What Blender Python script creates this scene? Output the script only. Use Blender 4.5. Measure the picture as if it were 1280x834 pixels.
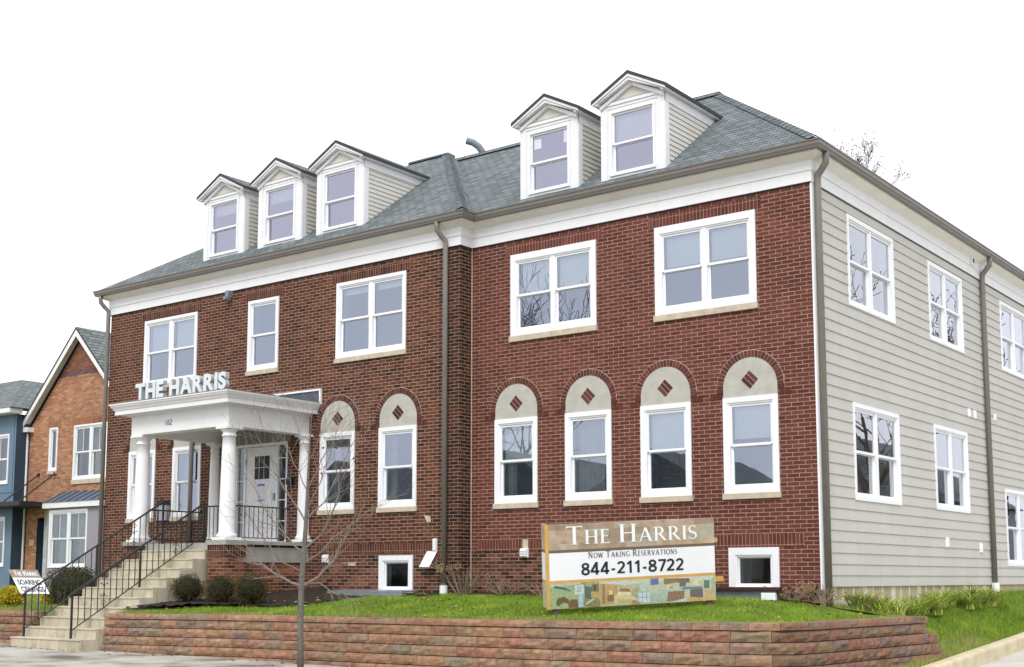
import bpy, bmesh, math, random
import numpy as np
from mathutils import Vector, Matrix, noise

random.seed(7)
S = bpy.context.scene
for o in list(bpy.data.objects):
    bpy.data.objects.remove(o)

# ---------------------------------------------------------------- camera
YAW, PIT, ROL = -0.6494, 0.1169, 0.0001
FPX = 1597.78
CAM = Vector((8.382, -19.089, 0.287))
fw = Vector((math.sin(YAW)*math.cos(PIT), math.cos(YAW)*math.cos(PIT), math.sin(PIT)))
r0 = Vector((math.cos(YAW), -math.sin(YAW), 0)); u0 = r0.cross(fw)
rt = r0*math.cos(ROL)+u0*math.sin(ROL); up = -r0*math.sin(ROL)+u0*math.cos(ROL)
cd = bpy.data.cameras.new("camera"); cam = bpy.data.objects.new("camera", cd)
S.collection.objects.link(cam)
cam.matrix_world = Matrix(((rt.x, up.x, -fw.x, CAM.x), (rt.y, up.y, -fw.y, CAM.y), (rt.z, up.z, -fw.z, CAM.z), (0, 0, 0, 1)))
cd.sensor_width = 36; cd.lens = FPX/1280*36; cd.shift_y = 118.126/1280
cd.clip_start = 0.1; cd.clip_end = 2000
S.camera = cam

# ---------------------------------------------------------------- world, sun, exposure
W = bpy.data.worlds.new("World"); S.world = W; W.use_nodes = True
wn = W.node_tree.nodes; wl = W.node_tree.links; wn.clear()
sky = wn.new("ShaderNodeTexSky"); sky.sky_type = 'NISHITA'; sky.sun_disc = False
SUN_EL, SUN_AZ = math.radians(48), math.radians(150)
sky.sun_elevation = SUN_EL; sky.sun_rotation = SUN_AZ
sky.air_density = 1.0; sky.dust_density = 3.0
hs = wn.new("ShaderNodeHueSaturation"); hs.inputs['Saturation'].default_value = 0.25
mx = wn.new("ShaderNodeMixRGB"); mx.blend_type = 'MIX'; mx.inputs[0].default_value = 0.72
mx.inputs[2].default_value = (12.6, 12.9, 13.6, 1)      # bright even cloud deck in front of the clear sky
bg = wn.new("ShaderNodeBackground"); bg.inputs['Strength'].default_value = 0.1
wo = wn.new("ShaderNodeOutputWorld")
wl.new(sky.outputs[0], hs.inputs['Color']); wl.new(hs.outputs[0], mx.inputs[1])
wl.new(mx.outputs[0], bg.inputs[0]); wl.new(bg.outputs[0], wo.inputs[0])
sl = bpy.data.lights.new("sun", 'SUN'); sl.energy = 1.3; sl.angle = math.radians(22); sl.color = (1, .97, .92)
so = bpy.data.objects.new("sun", sl); S.collection.objects.link(so)
sd = Vector((0.35*1.0, -0.75, 0.85)).normalized()
so.rotation_euler = sd.to_track_quat('Z', 'Y').to_euler()
S.view_settings.view_transform = 'Standard'; S.view_settings.look = 'None'
S.view_settings.exposure = 0.40; S.view_settings.gamma = 1.0
S.view_settings.use_curve_mapping = False

# ---------------------------------------------------------------- helpers
def ray(px, py):
    return rt*((px-640)/FPX) - up*((py-535.126)/FPX) + fw
def atY(px, py, Y):
    r = ray(px, py); return CAM + r*((Y-CAM.y)/r.y)
def atD(px, py, D):
    return CAM + ray(px, py)*D

def link(o): S.collection.objects.link(o); return o
def empty(name, loc, label=None, cat=None, group=None, kind=None):
    o = bpy.data.objects.new(name, None); o.location = loc; o.empty_display_size = .2
    link(o); tag(o, label, cat, group, kind); return o
def tag(o, label=None, cat=None, group=None, kind=None):
    if label: o["label"] = label
    if cat: o["category"] = cat
    if group: o["group"] = group
    if kind: o["kind"] = kind
    return o
def wloc(o):
    v = Vector((0, 0, 0))
    while o is not None:
        v += o.location; o = o.parent
    return v

class MB:
    def __init__(s, T=None):
        s.v = []; s.f = []; s.m = []; s.c = []; s.uv = {}; s.T = T; s.col = (1, 1, 1)
    def p(s, *a):
        q = s.T(*a) if s.T else a
        s.v.append(tuple(q)); return len(s.v)-1
    def face(s, pts, m=0, uv=None):
        idx = [s.p(*q) for q in pts]
        if uv: s.uv[len(s.f)] = uv
        s.f.append(idx); s.m.append(m); s.c.append(s.col)
    def poly(s, idx, m=0):
        s.f.append(list(idx)); s.m.append(m); s.c.append(s.col)
    def box(s, a0, a1, b0, b1, c0, c1, m=0):
        i = [s.p(a, b, c) for c in (c0, c1) for b in (b0, b1) for a in (a0, a1)]
        for q in ((0, 2, 3, 1), (4, 5, 7, 6), (0, 1, 5, 4), (2, 6, 7, 3), (0, 4, 6, 2), (1, 3, 7, 5)):
            s.poly([i[k] for k in q], m)
    def prism(s, outline, d0, d1, axis=1, m=0):
        """outline of 2-D points extruded between d0 and d1 along an axis"""
        def mk(a, b, d):
            return (d, a, b) if axis == 0 else ((a, d, b) if axis == 1 else (a, b, d))
        A = [s.p(*mk(a, b, d0)) for a, b in outline]; B = [s.p(*mk(a, b, d1)) for a, b in outline]
        n = len(outline)
        s.poly(A, m); s.poly(B[::-1], m)
        for i in range(n):
            s.poly((A[i], B[i], B[(i+1) % n], A[(i+1) % n]), m)
    def tube(s, pts, rad, n=8, m=0, cap=True, elong=1.0):
        pts = [Vector(p) for p in pts]
        if not hasattr(rad, '__len__'): rad = [rad]*len(pts)
        rings = []; prev = None
        for i, p in enumerate(pts):
            d = (pts[min(i+1, len(pts)-1)]-pts[max(i-1, 0)]).normalized()
            if prev is None:
                a = Vector((0, 0, 1)) if abs(d.z) < .9 else Vector((1, 0, 0))
                x = d.cross(a).normalized()
            else:
                x = (prev - d*prev.dot(d)).normalized()
            prev = x; y = d.cross(x)
            rings.append([s.p(*(p + (x*math.cos(2*math.pi*k/n)+y*math.sin(2*math.pi*k/n)*elong)*rad[i])) for k in range(n)])
        for a, b in zip(rings, rings[1:]):
            for k in range(n):
                s.poly((a[k], a[(k+1) % n], b[(k+1) % n], b[k]), m)
        if cap:
            s.poly(rings[0][::-1], m); s.poly(rings[-1], m)
    def lathe(s, prof, cx, cy, n=32, m=0):
        rings = [[s.p(cx+r*math.cos(2*math.pi*k/n), cy+r*math.sin(2*math.pi*k/n), z) for k in range(n)] for r, z in prof]
        for a, b in zip(rings, rings[1:]):
            for k in range(n):
                s.poly((a[k], a[(k+1) % n], b[(k+1) % n], b[k]), m)
        s.poly(rings[0][::-1], m); s.poly(rings[-1], m)
    def build(s, name, mats, parent=None, smooth=False, recalc=True, bevel=0, loc=None, split=False):
        if split:                       # every loose piece becomes an object of its own
            par = list(range(len(s.v)))
            def fd(i):
                while par[i] != i: par[i] = par[par[i]]; i = par[i]
                return i
            for f in s.f:
                for k in f[1:]: par[fd(k)] = fd(f[0])
            gr = {}
            for k, f in enumerate(s.f): gr.setdefault(fd(f[0]), []).append(k)
            last = None
            for ks in gr.values():
                m2 = MB(); mp = {}
                for k in ks:
                    ids = []
                    for v in s.f[k]:
                        if v not in mp: mp[v] = m2.p(*s.v[v])
                        ids.append(mp[v])
                    m2.col = s.c[k]; m2.poly(ids, s.m[k])
                last = m2.build(name, mats, parent, smooth, recalc, bevel, loc)
            return last
        if not isinstance(mats, (list, tuple)): mats = [mats]
        off = wloc(parent) if parent is not None else Vector(loc or (0, 0, 0))
        me = bpy.data.meshes.new(name)
        me.from_pydata([(x-off.x, y-off.y, z-off.z) for x, y, z in s.v], [], s.f)
        for mm in mats: me.materials.append(mm)
        me.polygons.foreach_set('material_index', s.m)
        me.update()
        ul = me.uv_layers.new(name="UVMap")
        for pi, pl in enumerate(me.polygons):
            if pi in s.uv:
                for k, li in enumerate(pl.loop_indices): ul.data[li].uv = s.uv[pi][k]
                continue
            n = pl.normal
            if abs(n.z) > .985: U = Vector((1, 0, 0)); V = Vector((0, 1, 0))
            else:
                U = Vector((-n.y, n.x, 0)).normalized(); V = n.cross(U).normalized()
                if U.x < -1e-4 or (abs(U.x) < 1e-4 and U.y < 0): U = -U
                if V.z < 0: V = -V
            for li in pl.loop_indices:
                q = Vector(s.v[me.loops[li].vertex_index])
                ul.data[li].uv = (q.dot(U), q.dot(V))
        if any(c != (1, 1, 1) for c in s.c):
            ca = me.color_attributes.new("tint", 'FLOAT_COLOR', 'CORNER')
            for pi, pl in enumerate(me.polygons):
                c = s.c[pi]
                for li in pl.loop_indices: ca.data[li].color = (c[0], c[1], c[2], 1)
        if recalc:
            bm = bmesh.new(); bm.from_mesh(me)
            bmesh.ops.recalc_face_normals(bm, faces=bm.faces); bm.to_mesh(me); bm.free()
        if smooth:
            me.polygons.foreach_set('use_smooth', [True]*len(me.polygons))
        o = bpy.data.objects.new(name, me); link(o)
        if parent is not None: o.parent = parent
        else: o.location = off
        if bevel:
            b = o.modifiers.new('bevel', 'BEVEL'); b.width = bevel; b.segments = 2; b.limit_method = 'ANGLE'; b.angle_limit = math.radians(40)
        return o

# ---------------------------------------------------------------- materials
def newmat(name):
    m = bpy.data.materials.new(name); m.use_nodes = True
    nt = m.node_tree; b = nt.nodes.get('Principled BSDF')
    return m, nt, nt.nodes, nt.links, b
def ramp(N, stops, interp='LINEAR'):
    r = N.new('ShaderNodeValToRGB'); r.color_ramp.interpolation = interp
    e = r.color_ramp.elements
    while len(e) < len(stops): e.new(.5)
    for k, (p, c) in enumerate(stops):
        e[k].position = p; e[k].color = (c[0], c[1], c[2], 1)
    return r
def noise_n(N, L, vec, scale, detail=4, rough=.55):
    n = N.new('ShaderNodeTexNoise'); n.inputs['Scale'].default_value = scale
    n.inputs['Detail'].default_value = detail; n.inputs['Roughness'].default_value = rough
    if vec: L.new(vec, n.inputs['Vector'])
    return n
def plain(name, col, rough=.5, var=.08, scale=6, bump=0.0, bscale=60, metal=0, spec=.4, dirt=None):
    """painted / cast surface: base colour with soft mottling, optional grime and fine bump"""
    m, nt, N, L, b = newmat(name)
    g = N.new('ShaderNodeNewGeometry')
    n = noise_n(N, L, g.outputs['Position'], scale)
    c0 = tuple(max(0, c*(1-var)) for c in col); c1 = tuple(min(1, c*(1+var)) for c in col)
    r = ramp(N, [(.3, c0), (.7, c1)]); L.new(n.outputs['Fac'], r.inputs[0])
    out = r.outputs[0]
    if dirt:
        n2 = noise_n(N, L, g.outputs['Position'], dirt[1], 6, .65)
        r2 = ramp(N, [(dirt[2], (0, 0, 0)), (dirt[2]+.2, (1, 1, 1))]); L.new(n2.outputs['Fac'], r2.inputs[0])
        mm = N.new('ShaderNodeMixRGB'); mm.inputs[2].default_value = (*dirt[0], 1)
        L.new(r2.outputs[0], mm.inputs[0]); L.new(out, mm.inputs[1]); out = mm.outputs[0]
    L.new(out, b.inputs['Base Color'])
    b.inputs['Roughness'].default_value = rough; b.inputs['Metallic'].default_value = metal
    b.inputs['Specular IOR Level'].default_value = spec
    if bump:
        n3 = noise_n(N, L, g.outputs['Position'], bscale, 5)
        bp = N.new('ShaderNodeBump'); bp.inputs['Strength'].default_value = 1; bp.inputs['Distance'].default_value = bump
        L.new(n3.outputs['Fac'], bp.inputs['Height']); L.new(bp.outputs[0], b.inputs['Normal'])
    return m

def weather(m, col, amt=.12, sc=(3, 3, .35)):
    nt = m.node_tree; N, L = nt.nodes, nt.links; b = N['Principled BSDF']
    src = b.inputs['Base Color'].links[0].from_socket
    g = N.new('ShaderNodeNewGeometry'); mp = N.new('ShaderNodeMapping'); mp.inputs['Scale'].default_value = sc
    L.new(g.outputs['Position'], mp.inputs[0]); n = noise_n(N, L, mp.outputs[0], 1.6, 7, .68)
    r = ramp(N, [(.48, (0, 0, 0)), (.72, (amt*3,)*3)]); L.new(n.outputs['Fac'], r.inputs[0])
    x = N.new('ShaderNodeMixRGB'); x.inputs[2].default_value = (*col, 1)
    L.new(r.outputs[0], x.inputs[0]); L.new(src, x.inputs[1]); L.new(x.outputs[0], b.inputs['Base Color'])
def brick(name, stops, mortar, bw=.2127, rh=.0677, ms=.0052, rot=0, soot=None, shift=(0, 0), depth=.006, rough=.85):
    m, nt, N, L, b = newmat(name)
    tc = N.new('ShaderNodeUVMap'); tc.uv_map = "UVMap"
    mp = N.new('ShaderNodeMapping'); mp.inputs['Rotation'].default_value[2] = rot
    mp.inputs['Location'].default_value = (shift[0], shift[1], 0)
    L.new(tc.outputs[0], mp.inputs[0])
    nz = noise_n(N, L, mp.outputs[0], 9, 3); 
    sub = N.new('ShaderNodeVectorMath'); sub.operation = 'SUBTRACT'; sub.inputs[1].default_value = (.5, .5, .5)
    L.new(nz.outputs['Color'], sub.inputs[0])
    sc = N.new('ShaderNodeVectorMath'); sc.operation = 'SCALE'; sc.inputs['Scale'].default_value = .008
    L.new(sub.outputs[0], sc.inputs[0])
    ad = N.new('ShaderNodeVectorMath'); L.new(mp.outputs[0], ad.inputs[0]); L.new(sc.outputs[0], ad.inputs[1])
    br = N.new('ShaderNodeTexBrick'); br.inputs['Scale'].default_value = 1
    br.inputs['Brick Width'].default_value = bw; br.inputs['Row Height'].default_value = rh
    br.inputs['Mortar Size'].default_value = ms; br.inputs['Mortar Smooth'].default_value = .25
    br.inputs['Color1'].default_value = (0, 0, 0, 1); br.inputs['Color2'].default_value = (1, 1, 1, 1); br.inputs['Mortar'].default_value = (.5, .5, .5, 1)
    if rot: br.offset = 0
    L.new(ad.outputs[0], br.inputs['Vector'])
    r = ramp(N, stops); L.new(br.outputs['Color'], r.inputs[0])
    out = r.outputs[0]
    n2 = noise_n(N, L, mp.outputs[0], .8, 7, .62)       # broad weathering
    r2 = ramp(N, [(.28, (.70, .70, .71)), (.72, (1.26, 1.22, 1.16))]); L.new(n2.outputs['Fac'], r2.inputs[0])
    mu = N.new('ShaderNodeMixRGB'); mu.blend_type = 'MULTIPLY'; mu.inputs[0].default_value = 1
    L.new(out, mu.inputs[1]); L.new(r2.outputs[0], mu.inputs[2]); out = mu.outputs[0]
    n4 = noise_n(N, L, mp.outputs[0], 45, 4, .6)
    r4 = ramp(N, [(.3, (.82, .82, .82)), (.7, (1.16, 1.16, 1.16))]); L.new(n4.outputs['Fac'], r4.inputs[0])
    mu2 = N.new('ShaderNodeMixRGB'); mu2.blend_type = 'MULTIPLY'; mu2.inputs[0].default_value = 1
    L.new(out, mu2.inputs[1]); L.new(r4.outputs[0], mu2.inputs[2]); out = mu2.outputs[0]
    mm = N.new('ShaderNodeMixRGB'); L.new(br.outputs['Fac'], mm.inputs[0]); L.new(out, mm.inputs[1])
    n5 = noise_n(N, L, mp.outputs[0], 5, 4)
    r5 = ramp(N, [(.3, tuple(c*.62 for c in mortar)), (.7, tuple(c*1.15 for c in mortar))]); L.new(n5.outputs['Fac'], r5.inputs[0])
    L.new(r5.outputs[0], mm.inputs[2]); out = mm.outputs[0]
    if soot:
        n6 = noise_n(N, L, mp.outputs[0], soot[1], 5, .7)
        r6 = ramp(N, [(soot[2], (1, 1, 1)), (soot[2]+.16, soot[0])]); L.new(n6.outputs['Fac'], r6.inputs[0])
        m3 = N.new('ShaderNodeMixRGB'); m3.blend_type = 'MULTIPLY'; m3.inputs[0].default_value = 1
        L.new(out, m3.inputs[1]); L.new(r6.outputs[0], m3.inputs[2]); out = m3.outputs[0]
    L.new(out, b.inputs['Base Color']); b.inputs['Roughness'].default_value = rough; b.inputs['Specular IOR Level'].default_value = .25
    inv = N.new('ShaderNodeMath'); inv.operation = 'SUBTRACT'; inv.inputs[0].default_value = 1; L.new(br.outputs['Fac'], inv.inputs[1])
    a2 = N.new('ShaderNodeMath'); a2.operation = 'MULTIPLY_ADD'; a2.inputs[1].default_value = .25
    L.new(n4.outputs['Fac'], a2.inputs[0]); L.new(inv.outputs[0], a2.inputs[2])
    bp = N.new('ShaderNodeBump'); bp.inputs['Strength'].default_value = .8; bp.inputs['Distance'].default_value = depth
    L.new(a2.outputs[0], bp.inputs['Height']); L.new(bp.outputs[0], b.inputs['Normal'])
    return m

RED = [(0, (.092, .029, .022)), (.3, (.118, .036, .027)), (.75, (.134, .041, .030)), (1, (.160, .054, .039))]
WINGC = [(0, (.030, .015, .013)), (.13, (.068, .025, .018)), (.6, (.098, .034, .023)), (1, (.14, .052, .033))]
MIXC = [(0, (.028, .016, .014)), (.25, (.07, .027, .02)), (.65, (.12, .044, .030)), (1, (.19, .08, .052))]
DARKC = [(0, (.018, .012, .011)), (.5, (.05, .02, .015)), (1, (.10, .034, .024))]
M = {}
M['brick_red'] = brick('red brick', RED, (.43, .275, .21), ms=.0062, soot=((.82, .82, .82), .8, .58))
M['brick_wing'] = brick('dark red brick', WINGC, (.44, .29, .195), ms=.0062, soot=((.55, .52, .5), .9, .62))
M['brick_mixed'] = brick('mixed brick', MIXC, (.36, .25, .175), ms=.0068, soot=((.6, .6, .6), 1.5, .58))
M['brick_dark'] = brick('sooty shaded brick', DARKC, (.34, .23, .155), ms=.0065)  # soot and dark bricks, with the return's shade mixed into the colour
M['soldier_red'] = brick('soldier red', RED, (.40, .24, .19), rot=math.pi/2, bw=.206, ms=.0055, shift=(0, 0))
M['soldier_wing'] = brick('soldier wing', WINGC, (.35, .22, .15), rot=math.pi/2, bw=.206, ms=.0055)
M['brick_orange'] = brick('orange brick', [(0, (.30, .135, .072)), (.4, (.39, .18, .098)), (.75, (.45, .215, .12)), (1, (.52, .28, .165))], (.42, .30, .22), ms=.0062)
M['brick_purple'] = brick('purple brick', [(0, (.10, .05, .06)), (1, (.16, .08, .09))], (.3, .22, .2))
M['white'] = plain('white paint', (.80, .80, .81), .45, .03, 3)
M['vinyl'] = plain('white vinyl', (.82, .83, .85), .35, .02, 3)
weather(M['white'], (.60, .57, .50), .05)
M['cream'] = plain('soffit paint', (.86, .83, .77), .6, .05, 2)
M['siding'] = plain('warm grey siding', (.49, .475, .44), .6, .04, 1.2, .0008, 30)
weather(M['siding'], (.38, .36, .31), .08, (2, 2, .25))
M['dsiding'] = plain('dormer siding', (.62, .60, .55), .6, .04, 1.5)
M['bronze'] = plain('taupe metal', (.19, .172, .152), .4, .06, 3, spec=.5)
M['stucco'] = plain('stucco', (.45, .435, .39), .9, .10, 5, .004, 40, dirt=((.40, .38, .31), 3, .55))
M['stone'] = plain('limestone sill', (.52, .45, .35), .85, .14, 7, .002, 60)
M['concrete'] = plain('concrete', (.50, .455, .35), .9, .13, 2.2, .002, 50, dirt=((.24, .20, .14), 2.3, .57))
weather(M['concrete'], (.27, .22, .12), .27, (4, 4, .8))
M['conc_light'] = plain('light concrete', (.33, .32, .285), .85, .14, 4, .002, 60)
M['block'] = plain('foundation block', (.48, .41, .25), .9, .12, 3, .003, 40)
M['patch'] = plain('mortar patch', (.68, .66, .58), .95, .12, 8, .006, 40)
M['iron'] = plain('black iron', (.018, .017, .019), .4, .2, 30, spec=.5)
M['dark'] = plain('dark rubber', (.02, .02, .022), .6)
M['pvc'] = plain('grey pvc', (.20, .23, .26), .5)
M['teal'] = plain('teal plastic', (.05, .35, .33), .5)
M['steel'] = plain('galvanised steel', (.33, .38, .43), .35, .15, 8, metal=.5)
M['roomwall'] = plain('room paint', (.34, .34, .29), .9, .1, 2)
M['blind'] = plain('window shade', (.82, .83, .82), .8, .04, 2)
M['curtain'] = plain('curtain', (.42, .43, .42), .9, .2, 4)
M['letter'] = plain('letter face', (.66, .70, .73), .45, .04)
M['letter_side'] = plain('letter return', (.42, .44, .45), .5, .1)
M['bark'] = plain('grey bark', (.15, .138, .12), .9, .28, 25, .004, 90)
M['twig'] = plain('pale twig', (.205, .175, .15), .9, .25, 30)
M['barkdark'] = plain('dark bark', (.13, .10, .085), .9, .25, 20)
M['blue'] = plain('blue panel', (.125, .195, .275), .6, .06, 2)
M['navy'] = plain('navy and shaded blue', (.035, .065, .10), .6, .06, 2)  # navy joints and door, also the blue wall's painted-in shade
M['door_blue'] = plain('blue door', (.03, .085, .17), .45)
M['door_white'] = plain('white door', (.74, .73, .75), .4, .03, 3)
M['lilac'] = plain('grey lilac panel', (.30, .28, .33), .6, .05, 2)
M['black_metal'] = plain('black canopy', (.02, .02, .025), .5)
M['asphalt'] = plain('asphalt', (.055, .055, .057), .9, .2, 3, .003, 80)
M['mulch'] = plain('mulch', (.030, .021, .016), .95, .45, 45, .02, 60)
M['soil'] = plain('soil', (.09, .09, .035), .95, .3, 10, .01, 40)
M['tape'] = plain('blue tape', (.03, .20, .62), .6)
M['paper'] = plain('paper notice', (.66, .68, .74), .8)
M['mailgrey'] = plain('mailbox grey', (.33, .32, .36), .5)
M['dry'] = plain('dry flowerhead', (.42, .28, .17), .95, .3, 30)
M['drystem'] = plain('dry stem', (.26, .20, .14), .95, .3, 30)
M['red_leaf'] = plain('red leaf', (.20, .035, .03), .8, .3)
M['yellow'] = plain('yellow foliage', (.55, .38, .03), .8, .35, 12)
M['gold'] = plain('gold tape', (.58, .34, .09), .5, .08, 8)
M['sign_brown'] = plain('sign brown', (.15, .105, .08), .6)
M['print_white'] = plain('sign white', (.80, .81, .84), .45, .02)
M['ink'] = plain('ink', (.02, .022, .045), .5)
M['ink_grey'] = plain('grey ink', (.10, .11, .12), .5)

def multi(name, stops, scale, rough=.85, detail=6, bump=.0, warp=None):
    m, nt, N, L, b = newmat(name); g = N.new('ShaderNodeNewGeometry')
    n = noise_n(N, L, g.outputs['Position'], scale, detail, .6)
    r = ramp(N, stops); L.new(n.outputs['Fac'], r.inputs[0]); L.new(r.outputs[0], b.inputs['Base Color'])
    b.inputs['Roughness'].default_value = rough; b.inputs['Specular IOR Level'].default_value = .3
    if bump:
        bp = N.new('ShaderNodeBump'); bp.inputs['Distance'].default_value = bump
        n3 = noise_n(N, L, g.outputs['Position'], scale*8, 4)
        L.new(n3.outputs['Fac'], bp.inputs['Height']); L.new(bp.outputs[0], b.inputs['Normal'])
    return m
M['header'] = multi('printed stone', [(.3, (.24, .17, .12)), (.45, (.42, .33, .23)), (.58, (.50, .36, .26)), (.7, (.46, .48, .33))], 3.2, .5)
M['lawn'] = multi('lawn ground', [(.35, (.085, .13, .015)), (.55, (.13, .18, .02)), (.75, (.22, .20, .06))], 1.4)
M['pavement'] = multi('pavement concrete', [(.34, (.13, .115, .09)), (.44, (.29, .27, .23)), (.54, (.42, .40, .35)), (.75, (.50, .48, .43))], .9, .9, 12, .003)  # darkest stop paints smudges of tree shadow and wet into the concrete
M['driveway'] = multi('driveway concrete', [(.3, (.42, .40, .36)), (.6, (.56, .54, .49))], 1.2, .9, 8, .003)
M['kerb'] = multi('kerb concrete', [(.3, (.50, .42, .27)), (.6, (.62, .54, .38))], 3, .9, 6, .003)
M['photo_a'] = multi('printed room green', [(.35, (.17, .25, .11)), (.5, (.34, .40, .20)), (.6, (.25, .20, .10)), (.75, (.30, .42, .40))], 4, .5)
M['photo_b'] = multi('printed room tan', [(.35, (.28, .22, .08)), (.5, (.48, .40, .18)), (.65, (.40, .46, .36))], 4, .5)
M['photo_c'] = multi('printed room pale', [(.35, (.22, .32, .28)), (.5, (.46, .50, .36)), (.65, (.50, .44, .25))], 5, .5)
P_ = {}
def pcol(c):
    k = tuple(c)
    if k not in P_: P_[k] = plain('print', c, .5, .12, 14)
    return P_[k]

# foliage, tint attribute driven
def tintmat(name, rough=.8, sss=0, noise_amt=.25, scale=20, bump=0, mult=1.0):
    m, nt, N, L, b = newmat(name)
    a = N.new('ShaderNodeAttribute'); a.attribute_name = 'tint'
    g = N.new('ShaderNodeNewGeometry'); n = noise_n(N, L, g.outputs['Position'], scale, 5, .65)
    r = ramp(N, [(.25, (1-noise_amt,)*3), (.75, (1+noise_amt,)*3)]); L.new(n.outputs['Fac'], r.inputs[0])
    mu = N.new('ShaderNodeMixRGB'); mu.blend_type = 'MULTIPLY'; mu.inputs[0].default_value = 1
    L.new(a.outputs['Color'], mu.inputs[1]); L.new(r.outputs[0], mu.inputs[2]); L.new(mu.outputs[0], b.inputs['Base Color'])
    b.inputs['Roughness'].default_value = rough; b.inputs['Specular IOR Level'].default_value = .25
    if bump:
        bp = N.new('ShaderNodeBump'); bp.inputs['Distance'].default_value = bump
        n3 = noise_n(N, L, g.outputs['Position'], 55, 6, .7)
        L.new(n3.outputs['Fac'], bp.inputs['Height']); L.new(bp.outputs[0], b.inputs['Normal'])
    return m
M['leaf'] = tintmat('leaf tint')
M['splitblock'] = tintmat('split face block', .9, noise_amt=.38, scale=11, bump=.012)
weather(M['splitblock'], (.085, .068, .040), .22, (.9, .9, 7))
M['voussoir'] = tintmat('arch brick', .85, noise_amt=.2, scale=40, bump=.002)
M['vmortar'] = plain('arch mortar', (.46, .33, .25), .9, .2, 8)

def shingle(name, cols, exposure=.16, w=.26):
    m, nt, N, L, b = newmat(name)
    tc = N.new('ShaderNodeUVMap'); tc.uv_map = 'UVMap'
    def br_(bw, rh, ms, off):
        br = N.new('ShaderNodeTexBrick'); br.inputs['Scale'].default_value = 1
        br.inputs['Brick Width'].default_value = bw; br.inputs['Row Height'].default_value = rh
        br.inputs['Mortar Size'].default_value = ms; br.inputs['Mortar Smooth'].default_value = .4
        br.inputs['Color1'].default_value = (0, 0, 0, 1); br.inputs['Color2'].default_value = (1, 1, 1, 1); br.inputs['Mortar'].default_value = (.5, .5, .5, 1)
        br.offset = off; L.new(tc.outputs[0], br.inputs[0]); return br
    b1 = br_(w, exposure, .007, .5)
    n = noise_n(N, L, tc.outputs[0], 1.3, 5); n2 = noise_n(N, L, tc.outputs[0], 60, 4, .7)
    ad = N.new('ShaderNodeMath'); ad.operation = 'MULTIPLY_ADD'; ad.inputs[1].default_value = .55; L.new(b1.outputs['Color'], ad.inputs[0])
    m1 = N.new('ShaderNodeMath'); m1.operation = 'MULTIPLY_ADD'; m1.inputs[1].default_value = .25; m1.inputs[2].default_value = -.02
    L.new(n.outputs['Fac'], m1.inputs[0])
    m2 = N.new('ShaderNodeMath'); m2.operation = 'MULTIPLY_ADD'; m2.inputs[1].default_value = .3; L.new(n2.outputs['Fac'], m2.inputs[0]); L.new(m1.outputs[0], m2.inputs[2])
    L.new(m2.outputs[0], ad.inputs[2])
    r = ramp(N, [(.1, cols[0]), (.5, cols[1]), (.95, cols[2])]); L.new(ad.outputs[0], r.inputs[0])
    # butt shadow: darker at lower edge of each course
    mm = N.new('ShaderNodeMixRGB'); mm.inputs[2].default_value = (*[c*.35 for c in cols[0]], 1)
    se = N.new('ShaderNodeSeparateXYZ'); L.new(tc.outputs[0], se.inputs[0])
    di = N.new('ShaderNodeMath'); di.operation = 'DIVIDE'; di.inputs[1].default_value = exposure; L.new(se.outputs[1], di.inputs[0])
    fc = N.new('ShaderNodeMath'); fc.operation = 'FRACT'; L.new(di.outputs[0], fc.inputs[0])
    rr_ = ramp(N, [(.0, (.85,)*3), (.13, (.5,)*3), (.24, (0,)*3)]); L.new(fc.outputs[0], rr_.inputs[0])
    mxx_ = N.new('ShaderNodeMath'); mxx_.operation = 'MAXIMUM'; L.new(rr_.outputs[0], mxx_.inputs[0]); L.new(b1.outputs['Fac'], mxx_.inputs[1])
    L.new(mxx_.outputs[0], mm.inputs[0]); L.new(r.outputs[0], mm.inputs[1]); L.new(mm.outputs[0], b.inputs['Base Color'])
    b.inputs['Roughness'].default_value = .9; b.inputs['Specular IOR Level'].default_value = .2
    # saw-tooth height per course
    sep = N.new('ShaderNodeSeparateXYZ'); L.new(tc.outputs[0], sep.inputs[0])
    dv = N.new('ShaderNodeMath'); dv.operation = 'DIVIDE'; dv.inputs[1].default_value = exposure; L.new(sep.outputs[1], dv.inputs[0])
    fr = N.new('ShaderNodeMath'); fr.operation = 'FRACT'; L.new(dv.outputs[0], fr.inputs[0])
    iv = N.new('ShaderNodeMath'); iv.operation = 'MULTIPLY_ADD'; iv.inputs[1].default_value = -1; iv.inputs[2].default_value = 1; L.new(fr.outputs[0], iv.inputs[0])
    sb = N.new('ShaderNodeMath'); sb.operation = 'SUBTRACT'; L.new(iv.outputs[0], sb.inputs[0]); L.new(b1.outputs['Fac'], sb.inputs[1])
    bp = N.new('ShaderNodeBump'); bp.inputs['Distance'].default_value = .012; L.new(sb.outputs[0], bp.inputs['Height']); L.new(bp.outputs[0], b.inputs['Normal'])
    return m
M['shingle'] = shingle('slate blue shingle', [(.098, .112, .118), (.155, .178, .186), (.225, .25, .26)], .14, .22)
M['shingle_n'] = shingle('green grey shingle', [(.11, .125, .125), (.17, .19, .19), (.24, .265, .262)], .14, .22)

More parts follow.
